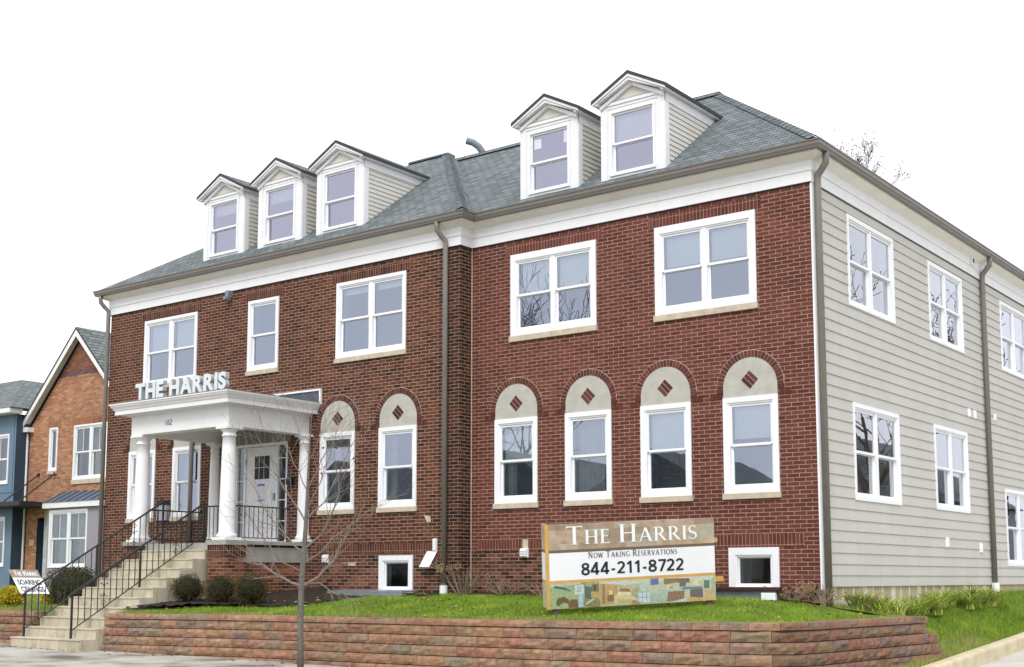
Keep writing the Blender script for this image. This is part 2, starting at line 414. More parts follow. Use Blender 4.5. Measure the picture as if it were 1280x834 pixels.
def glass_mat(name, tint, boost=.16, mul=1.6):
    m, nt, N, L, b = newmat(name); N.remove(b)
    g = N.new('ShaderNodeBsdfGlossy'); g.inputs['Roughness'].default_value = 0.0; g.inputs['Color'].default_value = (*tint, 1)
    t = N.new('ShaderNodeBsdfTransparent'); t.inputs['Color'].default_value = (.88, .94, .92, 1)
    f = N.new('ShaderNodeFresnel'); f.inputs['IOR'].default_value = 1.5
    a = N.new('ShaderNodeMath'); a.operation = 'MULTIPLY_ADD'; a.inputs[1].default_value = mul; a.inputs[2].default_value = boost; a.use_clamp = True
    L.new(f.outputs[0], a.inputs[0])
    x = N.new('ShaderNodeMixShader'); L.new(a.outputs[0], x.inputs[0]); L.new(t.outputs[0], x.inputs[1]); L.new(g.outputs[0], x.inputs[2])
    # faint waviness of the panes
    tc = N.new('ShaderNodeNewGeometry'); n = noise_n(N, L, tc.outputs['Position'], 1.7, 2)
    bp = N.new('ShaderNodeBump'); bp.inputs['Distance'].default_value = .0005; L.new(n.outputs['Fac'], bp.inputs['Height']); L.new(bp.outputs[0], g.inputs['Normal'])
    L.new(x.outputs[0], N['Material Output'].inputs[0]); return m
M['glass'] = glass_mat('window glass', (.76, .83, 1.0), .25, 1.7)
M['glass_dormer'] = glass_mat('dormer glass', (.83, .82, 1.0), .30, 1.6)
M['glass_side'] = glass_mat('side window glass', (.90, .92, 1.0), .26, 1.5)
M['headpanel'] = plain('grey green panel', (.20, .21, .18), .8)
M['glass_clear'] = glass_mat('clear glass', (.85, .92, 1.0), .09, 1.3)

# ---------------------------------------------------------------- wall with openings
def wall(mb, u0, u1, z0, z1, ops, nf=lambda z: 0.0, m=0, mf=None):
    """grid-cell wall in (u, z, n) space; ops = list of (u0,u1,z0,z1) holes"""
    zs = sorted({z0, z1, *[z for o in ops for z in o[2:4] if z0 < z < z1]})
    for a, b in zip(zs, zs[1:]):
        cuts = sorted([(max(o[0], u0), min(o[1], u1)) for o in ops if o[2] < b-1e-6 and o[3] > a+1e-6 and o[1] > u0 and o[0] < u1])
        u = u0
        for c in cuts+[(u1, u1)]:
            if c[0] > u+1e-6:
                mb.face([(u, a, nf(a)), (c[0], a, nf(a)), (c[0], b, nf(b)), (u, b, nf(b))], mf(u) if mf else m)
            u = max(u, c[1])

TF = lambda y0: (lambda u, z, n: (u, y0-n, z))           # front facing walls (normal -Y)
TS = lambda x0: (lambda u, z, n: (x0+n, u, z))           # right side walls (normal +X)
def sub(T, u0_, z0_):
    return lambda u, z, n: T(u0_+u, z0_+z, n)

# ---------------------------------------------------------------- windows
def window(parent, T, u, z, w, h, cas=.075, top=None, pair=False, sill=None, blind=None, room=True, label=None,
           fixed=False, muntin=None, glassm='glass', castm='vinyl', depth=1.3, roomm='roomwall', name='window', subs=True, jamb=.05, curtain=False):
    """double-hung window; u,z = lower-left corner of its casing"""
    top = top or cas; t = sub(T, u, z)
    mb = MB(t); pr = .028
    mb.box(0, cas, 0, h, -.01, pr); mb.box(w-cas, w, 0, h, -.01, pr)
    mb.box(cas, w-cas, h-top, h, -.01, pr); mb.box(cas, w-cas, 0, cas*.8, -.01, pr)
    a0, a1, b0, b1 = cas, w-cas, cas*.8, h-top
    # jamb liner
    j = .028
    mb.box(a0, a0+j, b0, b1, -.09, .010); mb.box(a1-j, a1, b0, b1, -.09, .010)
    mb.box(a0+j, a1-j, b1-j, b1, -.09, .010); mb.box(a0+j, a1-j, b0, b0+j, -.09, .010)
    casing = mb.build(name, M[castm], parent)
    if label: casing['label'] = label
    lights = []
    i0, i1, k0, k1 = a0+j, a1-j, b0+j, b1-j
    sb = MB(t)
    if pair:
        mid = (i0+i1)/2; mw = .05
        sb.box(mid-mw, mid+mw, k0, k1, -.09, .006)
        bays = [(i0, mid-mw), (mid+mw, i1)]
    else: bays = [(i0, i1)]
    s = .026 if fixed else .04
    for x0, x1 in bays:
        if fixed:
            for q in ((x0, x0+s, k0, k1), (x1-s, x1, k0, k1), (x0+s, x1-s, k1-s, k1), (x0+s, x1-s, k0, k0+s)): sb.box(*q, -.06, -.025)
            lights.append((x0+s-.005, x1-s+.005, k0+s-.005, k1-s+.005, -.045)); continue
        km = (k0+k1)/2
        for q in ((x0, x0+s*.9, km, k1), (x1-s*.9, x1, km, k1), (x0+s*.9, x1-s*.9, k1-s, k1), (x0+s*.9, x1-s*.9, km-.012, km+.032)): sb.box(*q, -.045, -.010)
        for q in ((x0, x0+s, k0, km+.0), (x1-s, x1, k0, km+.0), (x0+s, x1-s, k0, k0+s*1.35), (x0+s, x1-s, km-.026, km-.013)): sb.box(*q, -.082, -.05)
        lights.append((x0+s*.9-.005, x1-s*.9+.005, km+.027, k1-s+.005, -.028))
        lights.append((x0+s-.005, x1-s+.005, k0+s*1.35-.005, km-.02, -.066))
        if muntin:
            xm = (x0+x1)/2; sb.box(xm-.009, xm+.009, km+.03, k1-s, -.035, -.019)
    sb.build('sash', M[castm], casing)
    gb = MB(t)
    for x0, x1, y0, y1, n in lights: gb.face([(x0, y0, n), (x1, y0, n), (x1, y1, n), (x0, y1, n)])
    gb.build('glass_pane', M[glassm], casing, recalc=False)
    if room:
        rb = MB(t); x0, x1, y0, y1 = a0+.02, a1-.02, b0+.02, b1-.02; d = depth
        e = .7
        # room: shell splaying out behind the opening
        A = [(x0, y0, -.09), (x1, y0, -.09), (x1, y1, -.09), (x0, y1, -.09)]
        B = [(x0-e, y0-.5, -d), (x1+e*.4, y0-.5, -d), (x1+e*.4, y1+.12, -d), (x0-e, y1+.12, -d)]
        A2 = [(x0-e, y0-.5, -.22), (x1+e*.4, y0-.5, -.22), (x1+e*.4, y1+.12, -.22), (x0-e, y1+.12, -.22)]
        A1 = [(p[0], p[1], -.22) for p in A]
        for i in range(4):
            k = (i+1) % 4
            rb.face([A[i], A[k], A1[k], A1[i]], 1); rb.face([A1[i], A1[k], A2[k], A2[i]]); rb.face([A2[i], A2[k], B[k], B[i]])
        rb.face(B)
        rb.build('room', [M[roomm], M['vinyl']], casing, recalc=False)
    if blind:
        bb = MB(t)
        for x0, x1 in bays:
            zt = k1-.02; zb = k1-(k1-k0)*blind
            bb.box(x0+.03, x1-.03, zb, zt, -.128, -.122)
            bb.box(x0+.03, x1-.03, zb-.02, zb, -.135, -.115)
        bb.build('blind', M['blind'], casing)
    if curtain:
        cb = MB(t); n = 14; x0, x1 = i0+.03, i0+(i1-i0)*curtain; 
        for q in range(n):
            xa = x0+(x1-x0)*q/n; xb = x0+(x1-x0)*(q+1)/n
            na = -.2+.02*math.sin(q*1.9); nb = -.2+.02*math.sin((q+1)*1.9)
            cb.face([(xa, k0, na), (xb, k0, nb), (xb, k1, nb), (xa, k1, na)])
        cb.build('curtain', M['curtain'], casing, recalc=False)
    if sill:
        q = MB(t)
        if pair:
            q.box(-.03, w/2-.003, -sill, 0, -.05, .045); q.box(w/2+.003, w+.02, -sill, 0, -.05, .045)
        else: q.box(-.03, w+.02, -sill, 0, -.05, .045)
        q.build('sill', M['stone'], casing, bevel=.006)
    return casing
def hole(u, z, w, h, c=.03): return (u+c, u+w-c, z+c, z+h-c)

# ================================================================ MAIN BUILDING
H = empty('brick_building', (-9, -.36, 0), 'large two storey brick building with dormers, grey hip roof and a white columned porch', 'building')
WY = -.36
ZT = 6.72
# openings
R1 = [(-6.51, 1.68, 1.0, 1.6), (-4.88, 1.68, 1.0, 1.6), (-3.27, 1.68, 1.0, 1.6), (-1.655, 1.68, 1.0, 1.6)]
R2 = [(-6.13, 4.85, 1.95, 1.58), (-2.94, 4.85, 1.95, 1.58)]
RB = [(-1.60, .05, .9, .735)]
W1 = [(-17.33, 1.68, 1.0, 1.6), (-15.68, 1.68, 1.0, 1.6), (-10.86, 1.68, 1.0, 1.6), (-9.185, 1.68, 1.01, 1.6)]
W2 = [(-16.88, 4.82, 1.94, 1.58), (-13.19, 4.82, .985, 1.58), (-10.44, 4.82, 1.95, 1.60)]
WB = [(-9.14, -.01, .895, .74)]
DOOR = (-13.50, -11.85, 1.03, 3.42)
hR = [hole(*a) for a in R1+R2+RB]; hW = [hole(*a) for a in W1+W2+WB]+[DOOR]
TR, TW = TF(0.0), TF(WY)
mb = MB(TR); wall(mb, -7.1, 0, .79, ZT+.1, hR); mb.build('front_wall', M['brick_red'], H, recalc=False)
mb = MB(TR); wall(mb, -7.1, -3.0, -.6, .79, hR, m=0); wall(mb, -3.0, 0, -.6, .79, hR, m=1)
mb.build('basement_wall', [M['brick_mixed'], M['brick_red']], H, recalc=False)
mb = MB(TW); wall(mb, -18.25, -7.62, .76, ZT+.1, hW); mb.build('wing_wall', M['brick_wing'], H, recalc=False)
mb = MB(TW); wall(mb, -18.25, -7.62, -.6, .76, hW); mb.build('wing_basement_wall', M['brick_mixed'], H, recalc=False)
mb = MB(); mb.face([(-7.62, WY, -.6), (-7.1, WY, -.6), (-7.1, WY, ZT+.1), (-7.62, WY, ZT+.1)])
mb.face([(-7.1, WY, -.6), (-7.1, 0, -.6), (-7.1, 0, ZT+.1), (-7.1, WY, ZT+.1)])
mb.build('corner_pier', M['brick_dark'], H, recalc=False)
mb = MB(); mb.box(-7.098, -7.082, -.014, -.001, 0, ZT); mb.build('sealant_joint', M['stone'], H)
mb = MB(); mb.box(-18.25, -18.24, WY+.002, 16, -.6, ZT+.1); mb.box(-18.25, 0, 16, 16.1, -.6, ZT+.1); mb.build('rear_wall', M['brick_wing'], H, split=True)

# soldier courses: basement band and window heads
mb = MB(TR); 
for a, b, z0, z1 in ((-6.93, -.26, .795, 1.0),): mb.box(a, b, z0, z1, -.01, .006)
for a in R2: mb.box(a[0]-.12, a[0]+a[2]+.1, 6.435, 6.64, -.01, .006)
mb.build('soldier_course', M['soldier_red'], H, split=True)
mb = MB(TW)
mb.box(-10.9, -7.75, .765, .97, -.01, .006)
for a in W2: mb.box(a[0]-.12, a[0]+a[2]+.12, 6.425, 6.63, -.01, .006)
mb.build('soldier_course', M['soldier_wing'], H, split=True)

# arches
def arch(T, u, w, z, tints, mat_m):
    """stucco tympanum with ring of header bricks and a diamond inlay"""
    c = u+w/2; r = w/2-.005; zc = z+.16; n = 28
    mb = MB(T)
    out = [(c-r, z, .008), (c+r, z, .008)] + [(c+r*math.cos(math.pi*k/n), zc+r*math.sin(math.pi*k/n), .008) for k in range(n+1)]
    mb.face(out); pan = mb.build('arch_panel', M['stucco'], H, recalc=False)
    rb = MB(T); r2 = r+.115
    nb = 27
    ba = [(c+(r)*math.cos(math.pi*k/n), zc+(r)*math.sin(math.pi*k/n), .005) for k in range(n+1)]
    bo = [(c+(r2+.012)*math.cos(math.pi*k/n), zc+(r2+.012)*math.sin(math.pi*k/n), .005) for k in range(n+1)]
    for k in range(n): rb.face([ba[k], bo[k], bo[k+1], ba[k+1]], 1)
    for k in range(nb):
        t0 = math.pi*(k+.10)/nb; t1 = math.pi*(k+.90)/nb
        rb.col = random.choice(tints)
        q = [(c+rr*math.cos(t), zc+rr*math.sin(t)) for rr, t in ((r+.004, t0), (r2+random.uniform(-.004, .006), t0), (r2+random.uniform(-.004, .006), t1), (r+.004, t1))]
        top = [(a, b, .014) for a, b in q]; bot = [(a, b, .0) for a, b in q]
        rb.face(top)
        for i in range(4): rb.face([bot[i], bot[(i+1) % 4], top[(i+1) % 4], top[i]])
    # legs and springers
    for sx in (-1, 1):
        x0 = c+sx*r; x1 = c+sx*r2
        a, b = min(x0, x1), max(x0, x1)
        rb.col = random.choice(tints)
        rb.box(a+.004, b, z+.09, zc-.004, 0, .013)
        for q in range(3):
            rb.col = random.choice(tints)
            xa = c+sx*(r+.03+q*.072); xb = xa+sx*.06
            rb.box(min(xa, xb), max(xa, xb), z-.01, z+.085, 0, .013)
    rb.build('brick_arch', [M['voussoir'], M['vmortar']], H, recalc=False)
    db = MB(T); cz = zc+.12; s = .112
    for k in range(3):
        db.col = random.choice(tints)
        a0 = -s+k*2*s/3+.006; a1 = -s+(k+1)*2*s/3-.006
        # rotated 45 degree strips
        pts = [(a0, -s), (a1, -s), (a1, s), (a0, s)]
        g = math.radians(45)
        q = [(c+p*math.cos(g)-t*math.sin(g), cz+(p*math.sin(g)+t*math.cos(g))) for p, t in pts]
        db.face([(a, b, .014) for a, b in q])
        for i in range(4):
            (a, b), (d, e) = q[i], q[(i+1) % 4]
            db.face([(a, b, .004), (d, e, .004), (d, e, .014), (a, b, .014)])
    db.build('diamond_inlay', M['voussoir'], pan, recalc=False)
tR = [(.10, .030, .024), (.125, .035, .028), (.085, .026, .021), (.14, .045, .034)]
tWc = [(.075, .027, .02), (.095, .033, .024), (.05, .021, .017), (.12, .045, .03)]
for a in R1: arch(TR, a[0], a[2], 3.28, tR, 0)
for a in W1: arch(TW, a[0], a[2], 3.28, tWc, 0)

# windows
bl = [.48, None, .46, .40]
cu = [.35, .8, None, None]
for a, b_, c_ in zip(R1, bl, cu): window(H, TR, *a, cas=.085, sill=.10, blind=b_, curtain=c_, roomm='roomwall')
for a, b_ in zip(R2, (.46, .42)): window(H, TR, *a, cas=.105, top=.125, pair=True, sill=.11, blind=b_)
window(H, TR, *RB[0], cas=.12, fixed=True, glassm='glass_clear')
for a, b_, c_ in zip(W1, (None, None, None, None), (None, .45, .4, .3)): window(H, TW, *a, cas=.08, sill=.10, blind=b_, curtain=c_)
for a, b_ in zip(W2, (.47, None, .10)): window(H, TW, *a, cas=.07, pair=a[2] > 1.5, sill=.10, blind=b_)
window(H, TW, *WB[0], cas=.10, fixed=True, glassm='glass_clear')

# ---- side wall: lap siding over block foundation
TSd = TS(0.0)
SW = [(1.43, 4.92, 2.15, 1.60), (5.43, 4.92, 2.04, 1.58), (10.10, 4.92, 2.15, 1.60),
      (1.45, 1.59, 2.13, 1.66), (5.44, 1.60, 2.0, 1.66), (9.90, .55, 2.15, 1.70)]
hS = [hole(*a) for a in SW]
mb = MB(TSd); ex = .1826; z = .15; k = 0
while z < 6.72:
    z1 = min(z+ex, 6.72)
    f = (lambda a: (lambda zz: .020-.017*(zz-a)/ex))(z)
    # butt joints between boards, staggered row by row
    wall(mb, .13, 16.0, z, z1, hS, f)
    segs = [(.13, 16.0)]
    for o in hS:
        if o[2] < z < o[3]:
            segs = [s for (a, b) in segs for s in (((a, o[0]), (o[1], b)) if a < o[0] and b > o[1] else ((a, b),))]
    for a, b in segs: mb.face([(a, z, .003), (b, z, .003), (b, z, .020), (a, z, .020)])
    z += ex; k += 1
mb.build('siding', M['siding'], H, recalc=False)
rr = random.Random(3)
mb = MB(); mb.box(-.004, .024, -.004, .13, .10, ZT+.05); mb.build('corner_board', M['vinyl'], H, split=True)
mb = MB(TSd); mb.box(.0, 16.0, -1.2, .148, -.2, -.03); mb.build('foundation', M['block'], H)
mb = MB(TSd); u = .45
for k in range(34):
    w_ = rr.uniform(.05, .08) if k % 3 else .20
    mb.box(u, u+w_, -.30+rr.uniform(-.02, .02), .147, -.035, -.022); u += .43
    if u > 8.6: break
u = .3
while u < 8.2:
    h_ = rr.uniform(.01, .05)
    mb.box(u, u+.2, -.6, -.10+h_-.02*u, -.035, -.024); u += .2
mb.build('mortar_patch', M['patch'], H, split=True)
mb = MB(TR); mb.box(-7.0, 0, -.6, .06, -.01, .004); mb.build('base_parging', M['stone'], H) if False else None
for i, a in enumerate(SW):
    window(H, TSd, *a, cas=.075, pair=True, curtain=(.75 if i in (1,) else None), blind=(None), glassm='glass_side')

# ---- frieze, soffit, gutter follow the eaves line
def eave_path(o):
    """plan line of the eaves at offset o from the walls"""
    return [(-18.25-o, 15.9), (-18.25-o, WY-o), (-7.1+o, WY-o), (-7.1+o, -o), (o, -o), (o, 15.9)]
def ribbon(mb, prof, m=0):
    """prof: list of (offset, z), swept round the eaves"""
    paths = [eave_path(o) for o, z in prof]
    for i in range(len(prof)-1):
        for k in range(5):
            a, b = paths[i], paths[i+1]; z0, z1 = prof[i][1], prof[i+1][1]
            mb.face([(*a[k], z0), (*a[k+1], z0), (*b[k+1], z1), (*b[k], z1)], m)
mb = MB(); ribbon(mb, [(.0, 6.722), (.035, 6.722), (.035, 6.905), (.05, 6.905), (.05, 7.075)]); mb.build('frieze', M['white'], H, recalc=False)
mb = MB(); ribbon(mb, [(-.01, 6.700), (.012, 6.700), (.012, 6.721)]); mb.build('frieze_flashing', M['dark'], H, recalc=False)
mb = MB(); ribbon(mb, [(.048, 7.072), (.215, 7.155), (.215, 7.20)]); mb.build('soffit', M['cream'], H, recalc=False)
mb = MB(); ribbon(mb, [(.215, 7.185), (.295, 7.185), (.30, 7.205), (.318, 7.235), (.322, 7.285), (.338, 7.295), (.338, 7.312), (.326, 7.312), (.318, 7.24), (.22, 7.2)])
mb.build('gutter', M['bronze'], H, recalc=False)

# ---- roof
z0 = 7.30; sl_ = .746
mb = MB()
e = .31
xr = e; zr = 10.02
mb.face([(-12, -e, z0), (xr, -e, z0), (-3.33, 3.335, zr), (-12, 3.335, zr)])
mb.face([(xr, -e, z0), (xr, 16.2, z0), (-3.33, 12.6, zr), (-3.33, 3.335, zr)])
mb.face([(-3.33, 3.335, zr), (-3.33, 12.6, zr), (-14, 12.6, zr), (-14, 3.335, zr)])
mb.face([(xr, 16.2, z0), (-18.56, 16.2, z0), (-14, 12.6, zr), (-3.33, 12.6, zr)])
wy = WY-e; zw = 10.157
mb.face([(-18.56, wy, z0), (-6.79, wy, z0), (-10.4, 3.14, zw), (-11.6, 3.14, zw)])
mb.face([(-6.79, wy, z0), (-6.79, 3.4, z0), (-10.4, 3.4, zw), (-10.4, 3.14, zw)])
mb.face([(-18.56, wy, z0), (-11.6, 3.14, zw), (-14, 12.6, zr), (-18.56, 16.2, z0)])
mb.face([(-10.4, 3.14, zw), (-10.4, 12.6, zr), (-14, 12.6, zr), (-11.6, 3.14, zw)])
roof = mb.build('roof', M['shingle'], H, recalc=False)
# ridge and hip caps
mb = MB()
def cap(a, b, w=.15, t=.018):
    a, b = Vector(a), Vector(b); d = (b-a).normalized(); n = int((b-a).length/.2)
    side = d.cross(Vector((0, 0, 1))).normalized()
    for k in range(n):
        p = a+(b-a)*(k/n); q = a+(b-a)*((k+1.25)/n)
        u1 = Vector((0, 0, t+.012)); u2 = Vector((0, 0, t)); drop = Vector((0, 0, -.07 if abs(d.z) > .1 else -.02))
        for s_ in (-1, 1):
            mb.face([p+u1, q+u2, q+side*s_*w+u2+drop, p+side*s_*w+u1+drop])
cap((xr-.1, -e+.1, z0+.08), (-3.33, 3.335, zr), .13); mb.build('hip_cap', M['shingle'], H, recalc=False); mb = MB()
cap((-6.89, wy+.1, z0+.08), (-10.4, 3.14, zw), .13)
mb.build('hip_cap', M['shingle'], H, recalc=False)
mb = MB(); mb.prism([(3.27, zr+.0), (3.32, zr+.075), (3.6, zr+.06), (3.6, zr)], -12, -3.36, 0)
mb.prism([(3.08, zw+.0), (3.13, zw+.06), (3.4, zw+.05), (3.4, zw)], -11.6, -10.38, 0); mb.build('ridge_vent', M['shingle'], H, split=True)
# plumbing vent elbow and small cowl
mb = MB(); P0 = atD(604, 190, 31.0)
c0 = Vector((P0.x, P0.y, 9.9)); DZ = .22
pts = [c0]+[Vector((c0.x+a, c0.y+b, c_+DZ)) for a, b, c_ in ((0, 0, 10.22), (-.01, -.03, 10.34), (-.06, -.10, 10.45), (-.15, -.20, 10.54), (-.28, -.30, 10.59))]
mb.tube(pts, .085, 14, cap=False); mb.tube([pts[-2], pts[-1]], .072, 14, 1); mb.build('roof_vent', [M['pvc'], M['dark']], H, recalc=False)
mb = MB(); q = atD(865, 112, 25.5); mb.tube([(q.x, q.y, 9.2), (q.x, q.y, 9.66)], .05, 12); mb.lathe([(.08, 9.64), (.08, 9.70), (.02, 9.74)], q.x, q.y, 12); mb.build('roof_vent', M['pvc'], H)

# ---- dormers
def dormer_flat(c, yd, w, blindf=None, sticker=False):
    """dormer as one part; everything below it is a sub-part"""
    half = w/2; e0 = -.31 if yd > -.15 else wy
    zb = z0+sl_*(yd-e0)-.03; up_ = 0 if yd > -.15 else .185; zs = 8.845+up_
    fb = MB(TF(yd)); hw = .48 if not up_ else .495; wz0 = zb+.075; wh = 1.215+up_*.35
    wall(fb, c-half, c+half, zb-.05, zs, [(c-hw+.04, c+hw-.04, wz0+.03, wz0+wh-.03)])
    fb.box(c-half-.004, c-half+.13, zb-.03, zs, -.02, .018); fb.box(c+half-.13, c+half+.004, zb-.03, zs, -.02, .018)
    fb.box(c-half+.13, c+half-.13, zs-.06, zs, -.02, .014)
    # corner post return and cheek trims on both sides
    yb = lambda zz: e0+(zz-z0)/sl_
    for s_ in (-1, 1):
        T = (lambda s_: (lambda u, z, n: (c+s_*(half+n), u, z)))(s_)
        t = fb.T; fb.T = T
        fb.box(yd+.0, yd+.13, zb-.02, zs-.151, 0, .016)
        fb.face([(yd, zs-.15, .021), (yb(zs-.15), zs-.15, .021), (yb(zs+.12), zs+.12, .021), (yd, zs+.12, .021)])
        fb.face([(yd, zs-.15, .021), (yb(zs-.15), zs-.15, .021), (yb(zs-.15), zs-.15, 0), (yd, zs-.15, 0)])
        fb.T = t
    d = fb.build('dormer', M['white'], H, recalc=False)
    # cheeks: lap siding
    for s_ in (-1, 1):
        ch = MB(); zz = zb+.02; ex2 = .095
        while zz < zs-.15:
            z1 = min(zz+ex2, zs-.15); x_o = c+s_*(half+.014); x_i = c+s_*(half+.002)
            ya = yd+.13
            yb0, yb1 = yb(zz)+.03, yb(z1)+.03
            if yb1 > ya:
                ch.face([(x_o, ya, zz), (x_o, max(ya, yb0), zz), (x_i, yb1, z1), (x_i, ya, z1)])
                ch.face([(x_i, ya, zz), (x_i, max(ya, yb0), zz), (x_o, max(ya, yb0), zz), (x_o, ya, zz)], 1)
            zz += ex2
        ch.build('cheek_siding', [M['dsiding'], M['bronze']], d, recalc=False)
    # pediment
    s2 = .53; ov = .105; yf = yd-.17; rp = half+ov
    za = 9.37+up_; ze = za-s2*rp
    pb = MB(); pb.prism([(c-.40, zs+.085), (c+.40, zs+.085), (c, zs+.085+.40*s2)], yd-.004, yd+.01, 1)
    pb.build('pediment_panel', M['dsiding'], d)
    tb = MB()
    tb.prism([(c-half-.0, zs-.005), (c+half+.0, zs-.005), (c+half, zs+.07), (c, za-.10), (c-half, zs+.07)], yd+.012, yd+.04, 1)
    # entablature and raking trim behind overhang
    tb.box(c-half-.005, c+half+.005, yd-.035, yd+.01, zs-.005, zs+.045)
    for s_ in (-1, 1):
        tb.prism([(c, za-.055), (c+s_*rp, ze-.055), (c+s_*(rp), ze-.10), (c, za-.055-.06)], yf+.01, yf+.035, 1)          # outer fascia
        tb.prism([(c, za-.055-.055), (c+s_*(rp-.03), ze-.055-.04), (c+s_*(rp-.03), ze-.10), (c, za-.175)], yf+.03, yd+.02, 1)    # boxed soffit
        tb.prism([(c, za-.17), (c+s_*(half+.0), za-.17-s2*half), (c+s_*(half), za-.235-s2*half), (c, za-.245)], yd-.06, yd+.01, 1)    # inner rake
        # side fascia and soffit to the roof
        x0 = c+s_*(rp-.01); x1 = c+s_*(half)
        a, b = min(x0, x1), max(x0, x1)
        yend = yb(ze)+.03
        tb.box(a, b, yf+.03, yend-.06, ze-.10, ze-.055)
    tb.build('dormer_trim', M['white'], d)
    rb = MB()
    for s_ in (-1, 1):
        ya = yb(za)+.1; ye = yb(ze-.02)+.02
        o = [(c, za), (c+s_*rp, ze)]
        t0 = [(o[0][0], yf, o[0][1]), (o[1][0]+s_*.02, yf, o[1][1]-.01), (o[1][0]+s_*.02, ye, o[1][1]-.01), (o[0][0], ya, o[0][1])]
        bt = [(x, y, z_-.062) for x, y, z_ in t0]
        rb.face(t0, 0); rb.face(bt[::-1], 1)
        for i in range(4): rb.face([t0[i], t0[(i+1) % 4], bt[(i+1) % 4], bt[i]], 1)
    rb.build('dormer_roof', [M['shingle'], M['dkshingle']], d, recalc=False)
    # window as sub-part pieces of the dormer
    t = sub(TF(yd), c-hw, wz0); w2, h2 = hw*2, wh
    wb = MB(t); j = .045
    wb.box(0, j, 0, h2, -.06, .030); wb.box(w2-j, w2, 0, h2, -.06, .030); wb.box(j, w2-j, h2-j, h2, -.06, .030); wb.box(j, w2-j, 0, j, -.06, .030)
    km = h2*.485; s = .038
    for q in ((j, j+s, km, h2-j), (w2-j-s, w2-j, km, h2-j), (j+s, w2-j-s, h2-j-s, h2-j), (j+s, w2-j-s, km-.01, km+.03)): wb.box(*q, -.045, -.008)
    for q in ((j, j+s, j, km), (w2-j-s, w2-j, j, km), (j+s, w2-j-s, j, j+s*1.2), (j+s, w2-j-s, km-.03, km-.012)): wb.box(*q, -.085, -.05)
    wb.build('window_frame', M['vinyl'], d)
    gb = MB(t)
    for x0, x1, y0, y1, n in ((j+s-.004, w2-j-s+.004, km+.028, h2-j-s+.004, -.028), (j+s-.004, w2-j-s+.004, j+s*1.2-.004, km-.02, -.068)):
        gb.face([(x0, y0, n), (x1, y0, n), (x1, y1, n), (x0, y1, n)])
    gb.build('window_glass', M['glass_dormer'], d, recalc=False)
    rb = MB(t); dd = -.9
    A = [(j, j, -.1), (w2-j, j, -.1), (w2-j, h2-j, -.1), (j, h2-j, -.1)]; B = [(p[0], p[1], dd) for p in A]
    for i in range(4): rb.face([A[i], A[(i+1) % 4], B[(i+1) % 4], B[i]])
    rb.face(B); rb.build('room', M['roomwall'], d, recalc=False)
    if blindf:
        bb = MB(t); bb.box(j+.01, w2-j-.01, h2-j-(h2-2*j)*blindf, h2-j, -.13, -.12); bb.build('blind', M['blind'], d)
    if sticker:
        bb = MB(t); bb.box(j+s+.03, j+s+.2, h2-j-s-.26, h2-j-s-.07, -.026, -.024); bb.box(w2-j-s-.08, w2-j-s-.01, h2-j-s-.26, h2-j-s-.02, -.026, -.024); bb.build('glass_sticker', M['paper'], d, split=True)
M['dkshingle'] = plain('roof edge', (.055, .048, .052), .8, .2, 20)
dormer_flat(-14.25, -.24, 1.38, .22); dormer_flat(-12.38, -.24, 1.38, .25); dormer_flat(-10.52, -.24, 1.38)
dormer_flat(-5.17, -.08, 1.32, None, True); dormer_flat(-3.325, -.08, 1.33, .44)

# ---- downspouts
def spout(pts, r=.052, boot=None, n=12):
    mb = MB(); mb.tube(pts, r, n)
    p = Vector(pts[-1])
    for z_ in (2.2, 4.6): pass
    o = mb.build('downspout', M['bronze'], H, smooth=True)
    if boot:
        b = MB(); b.tube([(p.x, p.y, p.z+.17), (p.x, p.y, p.z-.02)], r*1.5, 12)
        b.tube([(p.x, p.y, p.z-.02), (p.x, p.y, p.z-.14)], r*1.45, 12, 1)
        b.build('downspout_boot', [M['vinyl'], M['teal']] if boot == 2 else [M['vinyl'], M['vinyl']], o)
def elbow_front(x, ytop, ywall, zbot, dx=.09):
    return [(x-dx, ytop, 7.2), (x-dx, ytop, 7.10), (x-dx*.9, ytop+.01, 7.02), (x-dx*.5, (ytop+ywall)/2, 6.92), (x-.01, ywall, 6.83), (x, ywall, 6.74), (x, ywall, zbot)]
spout(elbow_front(-7.40, WY-.25, WY-.085, -.02), boot=1)
spout(elbow_front(-18.28, WY-.25, WY-.07, -.3))
spout([(-14.95, WY-.07, 3.42), (-14.95, WY-.07, .95)])
spout([(.25, .08, 7.2), (.25, .08, 7.10), (.245, .085, 7.02), (.17, .10, 6.93), (.09, .112, 6.84), (.082, .115, 6.74), (.08, .115, -.3)], .056)
spout([(.25, 8.72, 7.2), (.25, 8.72, 7.10), (.245, 8.72, 7.02), (.17, 8.72, 6.93), (.09, 8.72, 6.84), (.078, 8.72, 6.74), (.075, 8.72, .02)], .056, boot=2)

